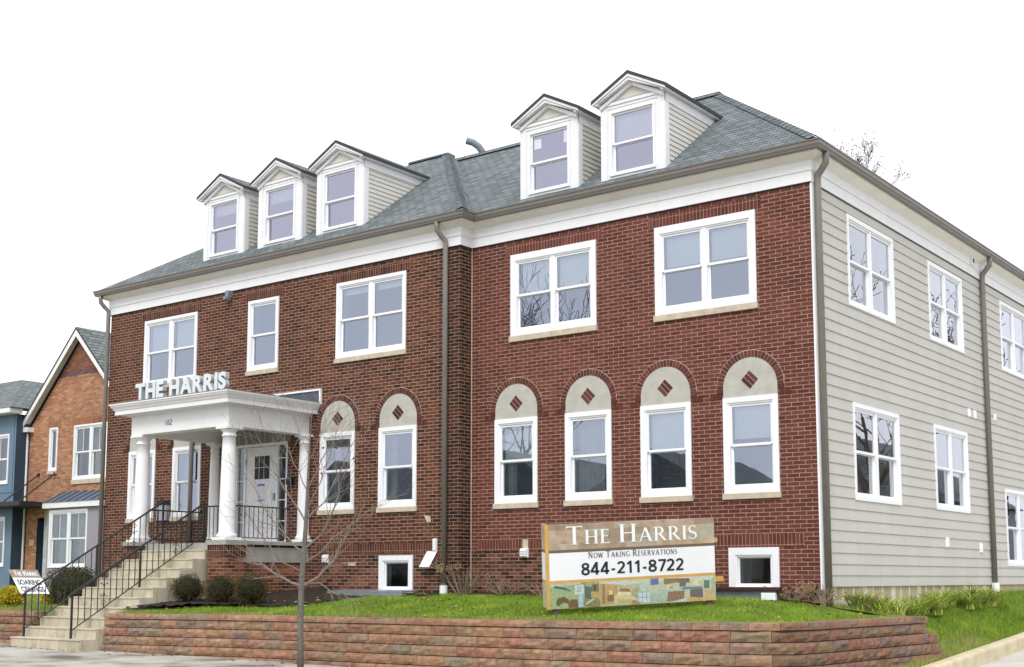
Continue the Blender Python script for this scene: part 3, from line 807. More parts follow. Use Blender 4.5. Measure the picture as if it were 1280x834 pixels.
# ---- small fittings on the walls
def fitting(name, T, u, z, w, h, n=.05, m='vinyl', louvre=0):
    mb = MB(T); mb.box(u-w/2, u+w/2, z-h/2, z+h/2, 0, n*.55); mb.box(u-w/2+.012, u+w/2-.012, z-h/2+.012, z+h/2-.012, n*.5, n)
    for k in range(louvre):
        zz = z-h/2+.025+k*(h-.05)/louvre; mb.box(u-w/2+.02, u+w/2-.02, zz, zz+.012, n, n+.02)
    return mb.build(name, M[m], H, bevel=.004)
fitting('vent_cover', TR, -5.80, .75, .17, .17, .08, louvre=4)
mb = MB(TR); mb.box(-5.86, -5.73, .83, 1.0, .004, .008); mb.build('mortar_patch', M['stone'], H)
fitting('vent_cover', TW, -10.63, .68, .15, .17, .07, louvre=3)
fitting('outlet_box', TW, -7.68, .92, .10, .24, .05)
mb = MB(TW); mb.face([(-7.88, .80, .02), (-7.62, .80, .02), (-7.70, .50, .16), (-7.96, .50, .16)]); mb.box(-7.9, -7.68, .47, .50, .0, .15, 1)
mb.box(-7.86, -7.66, .50, .78, .0, .02, 1); mb.build('vent_hood', [M['vinyl'], M['bronze']], H, recalc=False)
for u, z, w, h in ((7.62, 3.70, .1, .18), (7.99, 3.70, .1, .18), (5.95, .98, .13, .2), (8.03, .91, .13, .2), (9.37, 3.78, .1, .15)):
    fitting('outlet_box', TSd, u, z, w, h, .05)
mb = MB(TSd); mb.box(8.02, 8.2, 6.93, 7.11, .05, .09); mb.tube([TSd(8.14, 7.02, .09), TSd(8.14, 7.02, .10)] , .05, 12, 1) if False else None
mb.box(8.09, 8.16, 6.97, 7.06, .09, .10, 1); mb.build('outlet_box', [M['vinyl'], M['dark']], H)
mb = MB(TW); mb.box(-13.86, -13.74, 6.56, 6.72, .0, .14); mb.box(-13.85, -13.75, 6.50, 6.57, .04, .2); mb.build('floodlight', M['pvc'], H, bevel=.01)
mb = MB(TW); mb.box(-7.70, -7.60, 1.48, 1.58, 0, .01) if False else None
mb.face([(-7.98, 1.50, .004), (-7.82, 1.47, .004), (-7.80, 1.37, .004), (-7.9, 1.36, .004)]); mb.face([(-10.0, .60, .004), (-9.78, .61, .004), (-9.8, .53, .004), (-10.0, .54, .004)])
mb.build('mortar_patch', M['stone'], H, recalc=False)

# ================================================================ PORCH
E0, E1, EY = -14.30, -11.20, -2.54
pm = MB()
ZB, ZC = 3.28, 3.68; bw = .30
pm.box(E0, E1, EY, EY+bw, ZB, ZC); pm.box(E0, E0+bw, EY+bw, WY-.001, ZB, ZC); pm.box(E1-bw, E1, EY+bw, WY-.001, ZB, ZC)
porch = pm.build('porch', M['white'], H)
cb = MB(); cb.box(E0+bw, E1-bw, EY+bw, WY-.002, 3.52, 3.55); cb.build('porch_ceiling', M['cream'], porch)
cb = MB()
def ring(o, z): return [(E0-o, WY-.002, z), (E0-o, EY-o, z), (E1+o, EY-o, z), (E1+o, WY-.002, z)]
prof = [(0, 3.665), (.06, 3.675), (.065, 3.70), (.25, 3.705), (.25, 3.79), (.27, 3.80), (.285, 3.83), (.32, 3.87), (.33, 3.90), (.345, 3.905), (.345, 3.935), (.0, 3.99)]
for (o0, a), (o1, b) in zip(prof, prof[1:]):
    A, B = ring(o0, a), ring(o1, b)
    for k in range(3): cb.face([A[k], A[k+1], B[k+1], B[k]])
cb.face(ring(0, 3.99)); cb.build('cornice', M['white'], porch, recalc=False)
cb = MB(); 
A, B, C_ = ring(.352, 3.936), ring(.352, 3.948), ring(0, 3.998)
for P, Q in ((A, B), (B, C_)):
    for k in range(3): cb.face([P[k], P[k+1], Q[k+1], Q[k]])
cb.face(C_); cb.build('porch_roof', M['bronze'], porch, recalc=False)
# "162" on the entablature
def text_mesh(s, size, extrude=0.0, offset=0.0, sx=1.0, align='LEFT'):
    cu_ = bpy.data.curves.new('t', 'FONT'); cu_.body = s; cu_.size = size; cu_.extrude = extrude; cu_.offset = offset; cu_.align_x = align
    ob = bpy.data.objects.new('t', cu_); link(ob)
    dg = bpy.context.evaluated_depsgraph_get(); dg.update()
    me = bpy.data.meshes.new_from_object(ob.evaluated_get(dg))
    bpy.data.objects.remove(ob)
    vs = [(v.co.x*sx, v.co.y, v.co.z) for v in me.vertices]; fs = [list(p.vertices) for p in me.polygons]
    bpy.data.meshes.remove(me)
    return vs, fs
def text_obj(s, name, size, T, mats, parent, extrude=.002, offset=0, sx=1, align='LEFT', italic=0, sidem=None):
    """T(u,v,n) maps text plane to the world"""
    vs, fs = text_mesh(s, size, extrude, offset, sx, align)
    mb = MB(T)
    for v in vs: mb.p(v[0]+italic*v[1], v[1], v[2])
    for f in fs:
        mi = 0
        if sidem is not None:
            zz = [vs[i][2] for i in f]
            mi = 0 if (max(zz)-min(zz) < 1e-5 and zz[0] > 0) else 1
        mb.f.append(f); mb.m.append(mi); mb.c.append((1, 1, 1))
    return mb.build(name, mats, parent, recalc=False)
text_obj('162', 'house_number', .16, lambda u, v, n: (-13.20+u, EY-.004-n, 3.42+v), M['ink_grey'], porch, italic=.15)
# columns
def column(x, y, zb, zt, k_=1.0):
    mb = MB(); pw = .205*k_
    mb.box(x-pw, x+pw, y-pw, min(y+pw, WY-.003), zb, zb+.055)
    R, r = .162, .130
    R_c, r_c = R, r
    prof = [(.19, zb+.055), (.205, zb+.075), (.205, zb+.10), (.185, zb+.118), (.175, zb+.125), (.175, zb+.145), (R, zb+.17)]
    for k in range(1, 9):
        t = k/8; prof.append((R-(R-r)*(t**1.6), zb+.17+(zt-.20-zb-.17)*t))
    prof += [(r+.018, zt-.195), (r+.018, zt-.165), (r, zt-.16), (r, zt-.11), (r+.02, zt-.10), (r+.04, zt-.06), (r+.045, zt-.05)]
    mb.lathe([(a*k_, b) for a, b in prof], x, y, 40)
    mb.box(x-.19*k_, x+.19*k_, y-.19*k_, min(y+.19*k_, WY-.003), zt-.05, zt)
    o = mb.build('column', M['white'], porch)
    for p in o.data.polygons:
        p.use_smooth = abs(p.normal.z) < .5 and len(p.vertices) == 4 and p.area < .12 and abs(p.normal.x) < .9999 and abs(p.normal.y) < .9999
    return o
CX0, CX1, CYF = -14.12, -11.38, -2.36
column(CX1, CYF, 1.03, ZB); column(CX0, CYF, 1.03, ZB); column(CX0+.05, -.47, 1.03, ZB, .78); column(-11.22, -.47, 1.03, ZB, .78)
# deck, slabs, piers, base walls
mb = MB()
mb.box(-14.42, -11.64, -2.4, WY-.002, .80, .985)
mb.box(-11.67, -11.08, -2.64, -2.08, .93, 1.028)                     # pier slab
mb.box(-14.40, -13.86, -2.63, -2.09, .95, 1.03)
mb.box(-11.64, -11.10, -2.085, WY-.002, .945, 1.02)
mb.build('porch_deck', M['conc_light'], porch, bevel=.006)
mb = MB(); mb.box(-11.60, -11.16, -2.08, WY-.003, .60, .90); mb.build('deck_beam', M['conc_light'], porch)
mb = MB(); mb.box(-11.63, -11.12, -2.60, -2.12, -.6, .70); mb.box(-14.36, -13.92, -2.57, -2.15, -.6, .70)
mb.box(-11.60, -11.19, -2.13, WY-.003, -.6, .585); mb.box(-14.34, -14.0, -2.13, WY-.003, -.6, .945); mb.build('porch_pier', brick('pier brick', [(0, (.05, .022, .018)), (.3, (.14, .045, .028)), (.7, (.20, .065, .036)), (1, (.27, .12, .07))], (.38, .27, .19), ms=.0065), porch, split=True)
mb = MB(); mb.box(-11.645, -11.105, -2.615, -2.105, .70, .93); mb.box(-14.375, -13.905, -2.585, -2.135, .70, .948); mb.box(-11.55, -11.25, -2.1, WY-.003, .905, .94)
mb.build('pier_soldier_course', M['soldier_wing'], porch, split=True)
# guard railings
def guard(pts, zt, zb, n):
    mb = MB(); a, b = Vector(pts[0]), Vector(pts[1])
    mb.tube([(a.x, a.y, zt), (b.x, b.y, zt)], .017, 6); mb.tube([(a.x, a.y, zb), (b.x, b.y, zb)], .011, 6)
    for k in range(n+1):
        p = a+(b-a)*k/n; mb.tube([(p.x, p.y, zb), (p.x, p.y, zt)], .0085, 5)
    for p in (a, b): mb.tube([(p.x, p.y, .99), (p.x, p.y, zt)], .014, 6)
    mb.build('guard_railing', M['iron'], porch)
guard(((CX1, -2.16, 0), (CX1, -.70, 0)), 1.72, 1.09, 12)
guard(((CX0, -2.16, 0), (CX0, -.70, 0)), 1.72, 1.09, 12)
guard(((-12.30, -2.14, 0), (-11.56, -2.14, 0)), 1.73, 1.06, 6)

# door with side lights and head panel
dm = MB(TW); d0, d1 = DOOR[0], DOOR[1]
dm.box(d0, d1, 3.13, 3.19, -.10, .02); dm.box(d0, d0+.05, 1.03, 3.13, -.1, .0); dm.box(d1-.05, d1, 1.03, 3.13, -.1, .0)
dm.box(-13.23, -13.18, 1.03, 3.13, -.1, .0); dm.box(-12.20, -12.15, 1.03, 3.13, -.1, .0)
dm.box(d0, d1, 1.03, 1.06, -.1, .03)
df = dm.build('door_frame', M['white'], H)
mb = MB(TW); mb.box(d0-.08, d1+.08, 3.19, 3.60, -.03, .008); mb.build('head_panel', M['headpanel'], df)
mb = MB(TW)
for a, b in ((-13.45, -13.23), (-12.15, -11.90)):
    mb.face([(a, 1.06, -.05), (b, 1.06, -.05), (b, 3.13, -.05), (a, 3.13, -.05)])
mb.build('side_light', M['glass_clear'], df, recalc=False, split=True)
mb = MB(TW)
for a, b in ((-13.45, -13.23), (-12.15, -11.90)):
    for z_ in (1.5, 1.95, 2.4, 2.85): mb.box(a, b, z_-.01, z_+.01, -.055, -.04)
mb.build('muntin', M['white'], df, split=True)
mb = MB(TW); mb.face([(d0, 1.03, -.5), (d1, 1.03, -.5), (d1, 3.2, -.5), (d0, 3.2, -.5)]); mb.build('room', M['roomwall'], df, recalc=False)
dd = MB(TW); D0, D1 = -13.17, -12.21
dd.box(D0, D1, 1.065, 3.12, -.07, -.03)
for q in ((D0+.10, D0+.43, 1.25, 1.95), (D1-.43, D1-.10, 1.25, 1.95)):
    dd.box(*q, -.034, -.022)
door = dd.build('front_door', M['door_white'], H)
mb = MB(TW); 
gx0, gx1, gz0, gz1 = -12.90, -12.44, 2.42, 2.92
mb.box(gx0, gx1, gz0, gz1, -.03, -.018)
for k in (1, 2): mb.box(gx0+k*(gx1-gx0)/3-.008, gx0+k*(gx1-gx0)/3+.008, gz0, gz1, -.018, -.008, 1)
mb.box(gx0, gx1, (gz0+gz1)/2-.008, (gz0+gz1)/2+.008, -.018, -.0085, 1)
mb.build('door_glass', [M['doorglass'] if 'doorglass' in M else M['dark'], M['steel']], door)
mb = MB(TW); mb.box(-12.28, -12.24, 1.95, 2.1, -.03, .02); mb.build('door_handle', M['steel'], door)
mb = MB(TW); mb.box(-13.19, -13.165, 2.75, 2.87, -.03, -.0); mb.box(-13.19, -13.165, 1.6, 1.72, -.03, -.0); mb.build('hinge', M['steel'], door, split=True)
mb = MB(TW); mb.box(-12.78, -12.60, 1.98, 2.27, -.03, -.026); mb.box(-12.80, -12.58, 2.27, 2.315, -.03, -.024, 1); mb.box(-12.80, -12.58, 1.93, 1.975, -.03, -.024, 1)
mb.build('taped_notice', [M['paper'], M['tape']], door)
# transom window behind the porch roof
mb = MB(TW); mb.box(-12.3, -10.84, 4.195, 4.235, 0, .05); mb.box(-10.88, -10.84, 3.9, 4.195, 0, .05); mb.box(-12.3, -12.26, 3.9, 4.195, 0, .05)
tw = mb.build('transom_window', M['vinyl'], H)
mb = MB(TW); mb.box(-12.26, -10.88, 3.9, 4.195, .004, .02); mb.build('glass_pane', plain('solar film', (.06, .075, .11), .25), tw)
# wall lantern by the door
lt = MB(TW); lt.box(-11.75, -11.60, 2.28, 2.42, 0, .03); lt.box(-11.74, -11.61, 2.25, 2.40, .03, .14); l_ = lt.build('wall_lamp', M['dark'], H, bevel=.01)
lt = MB(TW); lt.box(-11.72, -11.63, 2.36, 2.395, .14, .15); lt.build('lens', M['tape'], l_)

# ================================================================ porch sign letters (stand on the porch roof)
LS = empty('porch_letters', (-12.4, -2.75, 3.95), 'row of grey block capitals standing along the front edge of the porch roof', 'sign')
def letters(s, x0, x1, zb, h, y, d=.10):
    vs, fs = text_mesh(s, 1.0, 0, .02)
    W_ = max(v[0] for v in vs)-min(v[0] for v in vs)
    caps = [text_mesh(c, 1.0, .5, .045) for c in s]
    wds = [max(v[0] for v in m[0])-min(v[0] for v in m[0]) for m in caps]
    cap_h = .70
    gap = .05; tot = sum(wds)+gap*(len(s)-1); sx = (x1-x0)/tot; x = x0
    for (vv, ff), w_ in zip(caps, wds):
        mnx = min(v[0] for v in vv); mny = min(v[1] for v in vv); mxy = max(v[1] for v in vv)
        mb = MB()
        for v in vv: mb.p(x+(v[0]-mnx)*sx, y-(v[2])*d, zb+(v[1]-mny)/(mxy-mny)*h)
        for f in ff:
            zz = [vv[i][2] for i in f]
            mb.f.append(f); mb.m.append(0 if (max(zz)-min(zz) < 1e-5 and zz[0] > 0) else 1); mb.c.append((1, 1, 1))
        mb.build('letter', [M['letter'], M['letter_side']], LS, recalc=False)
        x += (w_+gap)*sx
letters('THE', -13.85, -12.93, 3.96, .35, -2.76)
letters('HARRIS', -12.74, -11.0, 3.96, .35, -2.76)

# ================================================================ GROUND LEVELS
def lerp(a, b, t): return a+(b-a)*t
WL = [(-30, -5.1), (-14.05, -4.75), (-11.85, -4.75), (-8.45, -4.30), (-2.97, -4.2), (1.38, -3.96)]
WZ = [-.36, -.355, -.35, -.335, -.315, -.285]
def wall_y(x):
    for (a, ya), (b, yb) in zip(WL, WL[1:]):
        if x <= b: return lerp(ya, yb, (x-a)/(b-a))
    return WL[-1][1]
def wall_z(x):
    for (a, _), (b, _), za, zb in zip(WL, WL[1:], WZ, WZ[1:]):
        if x <= b: return lerp(za, zb, (x-a)/(b-a))
    return WZ[-1]
def pave_z(x): return -1.02-.0135*(x+12)
def lawn_z(x, y):
    """front lawn"""
    yw = wall_y(x); yh = -.36 if x < -7.1 else 0
    t = max(0, min(1, (y-yw)/(yh-yw)))
    zh = -.02 if x < -.8 else lerp(-.02, -.27, min(1, (x+.8)/1.6))
    z = lerp(wall_z(x)-.03, zh, t**.9)+.015*math.sin(x*1.3)*math.sin(y*2)
    if x > .6:                       # the corner falls to the top of the side wall
        k = max(0, min(1, (1.36+(y+3.7)*.093-x-.1)/.5)); z = lerp(min(z, -.325), z, k)
    return z
def kerb_x(y): return 2.02-.085*(y+1.1)
def kerb_z(y): return -.95+.031*(y+1.11)
def side_z(x, y):
    """bank right of the house"""
    xk = kerb_x(y)-.05; t = max(0, min(1, x/xk))
    zh = lerp(-.42, .0, max(0, min(1, y/8))**.8)
    z = lerp(zh, kerb_z(y)-.02, t*t*(3-2*t)*.35+t*.65)
    xw = 1.36+(y+3.7)*.093
    if y < .4 and x > xw:
        k = min(1, (.4-y)/1.6); z = lerp(z, kerb_z(y)-.03, k)
    if -.12 < y < 2.6 and x < xw+.1:
        xw = min(xw, 1.32); pl = lawn_z(min(x, 1.3), -.02)-.02
        k = max(0, min(1, (y-.2)/2.2))*1.0; k = k*k*(3-2*k)
        edge = max(0, min(1, (xw+.1-x)/.35)); z = lerp(z, lerp(max(pl, z), z, k), edge)
    return z

def grid(name, mat, f, xs, ys, kind='structure', inside=None):
    mb = MB(); idx = {}
    for i, x in enumerate(xs):
        for j, y in enumerate(ys):
            idx[i, j] = mb.p(*f(x, y))
    for i in range(len(xs)-1):
        for j in range(len(ys)-1): mb.poly((idx[i, j], idx[i+1, j], idx[i+1, j+1], idx[i, j+1]))
    o = mb.build(name, mat, None, smooth=True, recalc=False); tag(o, kind=kind); return o
mb = MB(); mb.face([(-400, -400, -1.6), (400, -400, -1.6), (400, 400, -1.6), (-400, 400, -1.6)])
tag(mb.build('ground', M['soil'], recalc=False), kind='structure')
mb = MB(); mb.face([(-60, -13.5, pave_z(-60)-.2), (60, -13.5, pave_z(60)-.0), (60, -25, pave_z(60)), (-60, -25, pave_z(-60)-.2)])
mb2 = MB(); mb2.face([(-80, -12.4, -1.33), (60, -12.4, -1.42), (60, -24, -1.42), (-80, -24, -1.33)])
tag(mb2.build('road', M['asphalt'], recalc=False), kind='structure')
xs = [-40+.8*i for i in range(70)]
grid('sidewalk', M['pavement'], lambda x, y: (x, y, pave_z(x)), [-60, -40, -30, -20, -12, -6, 0, 2.5, 8, 16], [-12.4, -9, -7, -5.2, -3.5])
mb = MB(); 
for a, b in zip(range(-60, 16, 2), range(-58, 18, 2)):
    pass
# joints in the pavement
mb = MB(); x = -20.0
while x < 8:
    mb.face([(x, -12.4, pave_z(x)+.003), (x+.012, -12.4, pave_z(x)+.003), (x+.012, -4.4, pave_z(x)+.003), (x, -4.4, pave_z(x)+.003)]); x += 1.52
tag(mb.build('pavement_joint', M['asphalt'], recalc=False), kind='structure')
mb = MB(); mb.box(-60, 60, -12.55, -12.4, -1.6, -1.17); tag(mb.build('road_kerb', M['kerb']), kind='structure')
# driveway to the right of the kerb
ys = [-5.5+.6*i for i in range(48)]
grid('driveway', M['driveway'] if 'driveway' in M else M['pavement'], lambda x, y: (kerb_x(y)+x, y, kerb_z(y)-.24-.01*x), [0, .05, 3, 8, 14], ys)

# kerb
mb = MB(); rr = random.Random(5)
y = -5.4
while y < 18:
    L_ = 2.4
    a, b = y+.006, y+L_-.006
    q = lambda yy, dx, dz: (kerb_x(yy)+dx, yy, kerb_z(yy)+dz)
    prof = [(-.10, -.5), (-.10, -.01), (-.085, .0), (.05, .0), (.075, -.02), (.085, -.05), (.09, -.5)]
    A = [mb.p(*q(a, *p)) for p in prof]; B = [mb.p(*q(b, *p)) for p in prof]
    for i in range(len(prof)-1): mb.poly((A[i], A[i+1], B[i+1], B[i]))
    mb.poly(A[::-1]); mb.poly(B); y += L_
tag(mb.build('kerb', M['kerb']), kind='structure')

# lawns
def lawn_grid(name, x0, x1, nx, ny):
    mb = MB(); idx = {}
    for i in range(nx+1):
        x = lerp(x0, x1, i/nx); yw = wall_y(x)+.12; yh = .05 if x > -7.1 else -.33
        if x < -14: yh = 2.9
        for j in range(ny+1):
            y = lerp(yw, yh, j/ny); idx[i, j] = mb.p(x, y, (left_z(x, y) if x < -14 else lawn_z(x, y)))
    for i in range(nx):
        for j in range(ny): mb.poly((idx[i, j], idx[i+1, j], idx[i+1, j+1], idx[i, j+1]))
    o = mb.build(name, M['lawn'], None, smooth=True, recalc=False); tag(o, kind='structure'); return o
def left_z(x, y):
    yw = wall_y(x); t = max(0, min(1, (y-yw)/6)); return lerp(-.38, -.10, t)
lawn_grid('front_lawn', -11.8, 1.22, 60, 16)
def side_x(y): return 1.36+(y+3.7)*.093
mb = MB(); idx = {}
for i in range(9):
    for j in range(21):
        y = lerp(-3.82, .25, j/20); x = lerp(1.22, side_x(y)-.10, i/8) if y < -.02 else lerp(.0, side_x(y)-.10, i/8)
        if y >= -.02: x = max(x, lerp(0, side_x(y)-.1, i/8))
        idx[i, j] = mb.p(x, y, lawn_z(x, y))
for i in range(8):
    for j in range(20): mb.poly((idx[i, j], idx[i+1, j], idx[i+1, j+1], idx[i, j+1]))
tag(mb.build('corner_lawn', M['lawn'], None, smooth=True, recalc=False), kind='structure')
lawn_grid('left_lawn', -45, -14.02, 60, 12)
mb = MB(); idx = {}; nx, ny = 14, 74
for j in range(ny+1):
    y = lerp(-5.2, 17, j/ny); xk = kerb_x(y)-.09
    x0_ = 0.0 if y > .0 else 1.36+(y+3.7)*.093+.02
    for i in range(nx+1):
        x = lerp(x0_, xk, i/nx); idx[i, j] = mb.p(x, y, side_z(x, y))
for i in range(nx):
    for j in range(ny): mb.poly((idx[i, j], idx[i+1, j], idx[i+1, j+1], idx[i, j+1]))
tag(mb.build('side_lawn', M['lawn'], None, smooth=True, recalc=False), kind='structure')

# ================================================================ RETAINING WALLS
TAN = [(.31, .18, .115), (.33, .195, .125), (.29, .18, .12), (.31, .165, .105), (.29, .20, .135), (.25, .18, .13), (.34, .205, .13)]
REDB = [(.23, .12, .08), (.25, .135, .088), (.22, .125, .085), (.20, .135, .10), (.27, .155, .10)]
def split_wall(root, line, ztop, zbot, tints, cap_over=.02, seed=1, tiers=None, cap_t=.10, row=.150):
    rg = random.Random(seed)
    pts = [Vector((a, b, 0)) for a, b in line]
    segL = [(pts[i+1]-pts[i]).length for i in range(len(pts)-1)]; tot = sum(segL)
    def at(s):
        for i, L_ in enumerate(segL):
            if s <= L_+1e-6 or i == len(segL)-1:
                d = (pts[i+1]-pts[i])/L_; return pts[i]+d*s, d
            s -= L_
    def ztf(s):
        s_ = s
        for i, L_ in enumerate(segL):
            if s_ <= L_+1e-6 or i == len(segL)-1: return lerp(ztop[i], ztop[i+1], min(1, s_/L_))
            s_ -= L_
    def block(mb, s0, s1, z0f, h, back, rough, mat=0, depth=.25, n=(6, 3)):
        nx, nz = n
        P0, d0_ = at(s0+.003); P1, d1_ = at(s1-.003)
        nrm = lambda d: Vector((d.y, -d.x, 0))
        g = {}
        ph = rg.uniform(0, 100)
        for i in range(nx+1):
            t = i/nx; P = P0.lerp(P1, t); N_ = nrm(d0_.lerp(d1_, t).normalized())
            zb_ = z0f(lerp(s0, s1, t))
            for k in range(nz+1):
                v = k/nz; edge = (i in (0, nx)) or (k in (0, nz))
                bul = 0 if edge else rough*(.55+.9*noise.noise(Vector((ph+t*3.1, v*2.3, ph))))
                Q = P+N_*(bul-back); g[i, k] = mb.p(Q.x, Q.y, zb_+.005+(h-.012)*v)
        for i in range(nx):
            for k in range(nz): mb.poly((g[i, k], g[i+1, k], g[i+1, k+1], g[i, k+1]), mat)
        # top, bottom, ends
        Bk = {}
        for i in (0, nx):
            t = i/nx; P = P0.lerp(P1, t); N_ = nrm(d0_.lerp(d1_, t).normalized())
            for k in (0, nz): Q = P-N_*(back+depth); Bk[i, k] = mb.p(Q.x, Q.y, z0f(lerp(s0, s1, t))+.002+(h-.004)*(k/nz))
        mb.poly([g[i, nz] for i in range(nx+1)]+[Bk[nx, nz], Bk[0, nz]], mat)
        mb.poly([g[0, k] for k in range(nz+1)]+[Bk[0, nz], Bk[0, 0]], mat); mb.poly([g[nx, k] for k in range(nz+1)]+[Bk[nx, nz], Bk[nx, 0]], mat)
    mb = MB(); nrows = int((max(ztop)-cap_t-zbot)/row)+1
    for r in range(nrows):
        s = -rg.uniform(.0, .25)
        while s < tot:
            w_ = rg.choice((.36, .45, .45, .54)); s1 = min(s+w_, tot)
            a = max(0, s)
            if s1-a > .06:
                tn = tints(a, r, rg); mb.col = tuple(c*rg.uniform(.92, 1.08) for c in tn)
                block(mb, a, s1, (lambda r_: (lambda ss: ztf(ss)-cap_t-row*(r_+1)))(r), row, -.030*r, .032)
            s = s1
            if s1 >= tot: break
    mb.build('block_courses', M['splitblock'], root, recalc=False)
    cb = MB(); s = 0
    while s < tot-.05:
        w_ = rg.choice((.40, .42, .45)); s1 = min(s+w_, tot)
        tn = tints(s, -1, rg); cb.col = tuple(min(.6, c*1.12) for c in tn)
        block(cb, s, s1, lambda ss: ztf(ss)-cap_t, cap_t, -cap_over, .014, depth=.30, n=(5, 2)); s = s1
    cb.build('wall_cap', M['splitblock'], root, recalc=False)
RW = empty('retaining_wall', (-5, -4.3, -1.1), 'long curved split-face block retaining wall holding the front lawn, right of the steps', 'retaining wall')
front = [(-11.84, -4.78), (-8.45, -4.33), (-5.6, -4.25), (-2.97, -4.22), (.72, -4.06), (1.02, -3.98), (1.24, -3.82), (1.36, -3.55), (1.42, -3.1), (1.70, -.15)]
def tnt(s, r, rg):
    if s > 12.9: return rg.choice(REDB)
    if rg.random() < .05: return (.33, .165, .115)
    return rg.choice(TAN)
split_wall(RW, front, [-.35, -.335, -.325, -.315, -.285, -.283, -.28, -.28, -.278, -.27], -1.30, tnt, seed=11)
low = MB()
rgb = random.Random(4)
# stepped-down end of the wall
for k, (a, b, zt_) in enumerate(((-.14, .22, -.53), (-.14, .30, -.68), (-.14, .34, -.83))):
    for s_ in range(2):
        y0_, y1_ = lerp(a, b, s_/2)+.004, lerp(a, b, (s_+1)/2)-.004
        low.col = rgb.choice(REDB)
        low.box(1.42, 1.745+.012*k, y0_, y1_, zt_-.148, zt_)
low.build('end_blocks', M['splitblock'], RW, bevel=.015)
RW2 = empty('retaining_wall', (-18, -4.9, -1.1), 'low split-face block retaining wall left of the steps, under the yard sign', 'retaining wall')
split_wall(RW2, [(-32, -5.3), (-22, -5.02), (-14.07, -4.78)], [-.36, -.36, -.355], -1.25, lambda s, r, rg: rg.choice(REDB[1:2]+TAN[2:5]+[(.26, .14, .11), (.30, .17, .13)]), seed=5)

# ================================================================ STEPS
ST = empty('concrete_steps', (-12.9, -4, -1.0), 'weathered concrete steps climbing from the pavement to the porch', 'steps')
mb = MB(); rise, run = .185, .305; X0, X1 = -14.05, -11.80
prof = [(-5.3, -1.25)]
for k in range(1, 11):
    y = -5.3+run*(k-1); prof += [(y+.012, -1.0+rise*(k-1)), (y+.012, -1.0+rise*k-.03), (y-.006, -1.0+rise*k-.025), (y-.006, -1.0+rise*k)]
prof += [(-2.40, .85), (-2.40, -1.25)]
mb.prism(prof[:], X0, X1, 0); mb.build('step_flight', M['concrete'], ST, bevel=.006)

# ================================================================ STAIR RAILINGS
def stair_rail(x, ya, yb, label):
    zr_ = lambda y: (y+5.3)/run*rise-1.0+.12
    root = empty('stair_railing', (x, ya, zr_(ya)-.1), label, 'railing', 'iron railings beside the steps')
    ht = .76
    top = lambda y: zr_(y)+ht; bot = lambda y: zr_(y)+.10
    mb = MB(); mb.tube([(x, ya-.03, top(ya)), (x, yb, top(yb))], .020, 8); mb.build('top_rail', M['iron'], root)
    mb = MB(); mb.tube([(x, ya, bot(ya)), (x, yb, bot(yb))], .012, 6); mb.build('bottom_rail', M['iron'], root)
    for y in (ya, (ya+yb)/2-.02, yb):
        k = int((y+5.3)/run)+1; zf = -1.0+rise*min(k, 10) if y < -2.45 else .98
        mb = MB(); mb.box(x-.016, x+.016, y-.016, y+.016, zf, top(y)); mb.build('post', M['iron'], root)
    n = 22
    for i in range(1, n):
        y = ya+(yb-ya)*i/n
        if i in (n//2,): continue
        if i in (5, 17):
            mb = MB(); mb.box(x-.007, x+.007, y-.007, y+.007, bot(y), top(y)); zc = (bot(y)+top(y))/2
            for s_ in (-1, 1):
                for t_ in (-1, 1):
                    pts = []
                    for q in range(15):
                        a = q/14*4.4; r_ = .052*(1-q/20)
                        pts.append((x, y+s_*(.055-r_*math.cos(a)*.9), zc+t_*(.06+.07*(q/14)+r_*math.sin(a))))
                    mb.tube(pts, .0055, 5)
                    pts = [(x, y+s_*(.006+.038*math.sin(q/8*math.pi)), zc+t_*(.19+.09*q/8)) for q in range(9)]
                    mb.tube(pts, .005, 5)
            mb.build('scroll_baluster', M['iron'], root)
        else:
            mb = MB(); mb.box(x-.0065, x+.0065, y-.0065, y+.0065, bot(y), top(y)); mb.build('baluster', M['iron'], root)
    if True:
        mb = MB(); mb.tube([(x, ya-.03, top(ya)), (x, ya-.05, top(ya)-.02), (x, ya-.03, top(ya)-.05)], .017, 6); mb.build('rail_end', M['iron'], root)
stair_rail(-12.36, -5.12, -2.14, 'black iron railing on the near side of the steps, crossing in front of the treads')
stair_rail(-13.88, -5.12, -1.98, 'black iron railing on the far side of the steps, by the yard sign')

# ================================================================ MAILBOX
MBX = empty('mailbox', (-15.9, WY, 1.7), 'grey wall mailbox with a black cap beside the porch window', 'mailbox')
mb = MB(TW); mb.box(-16.06, -15.72, 1.60, 1.96, .005, .14); mb.build('box', M['mailgrey'], MBX, bevel=.01)
mb = MB(); mb.prism([(-16.07, 1.96), (-15.71, 1.96), (-15.76, 2.05), (-15.9, 2.09), (-16.02, 2.05)], WY-.15, WY-.004, 1); mb.build('lid', M['dark'], MBX)

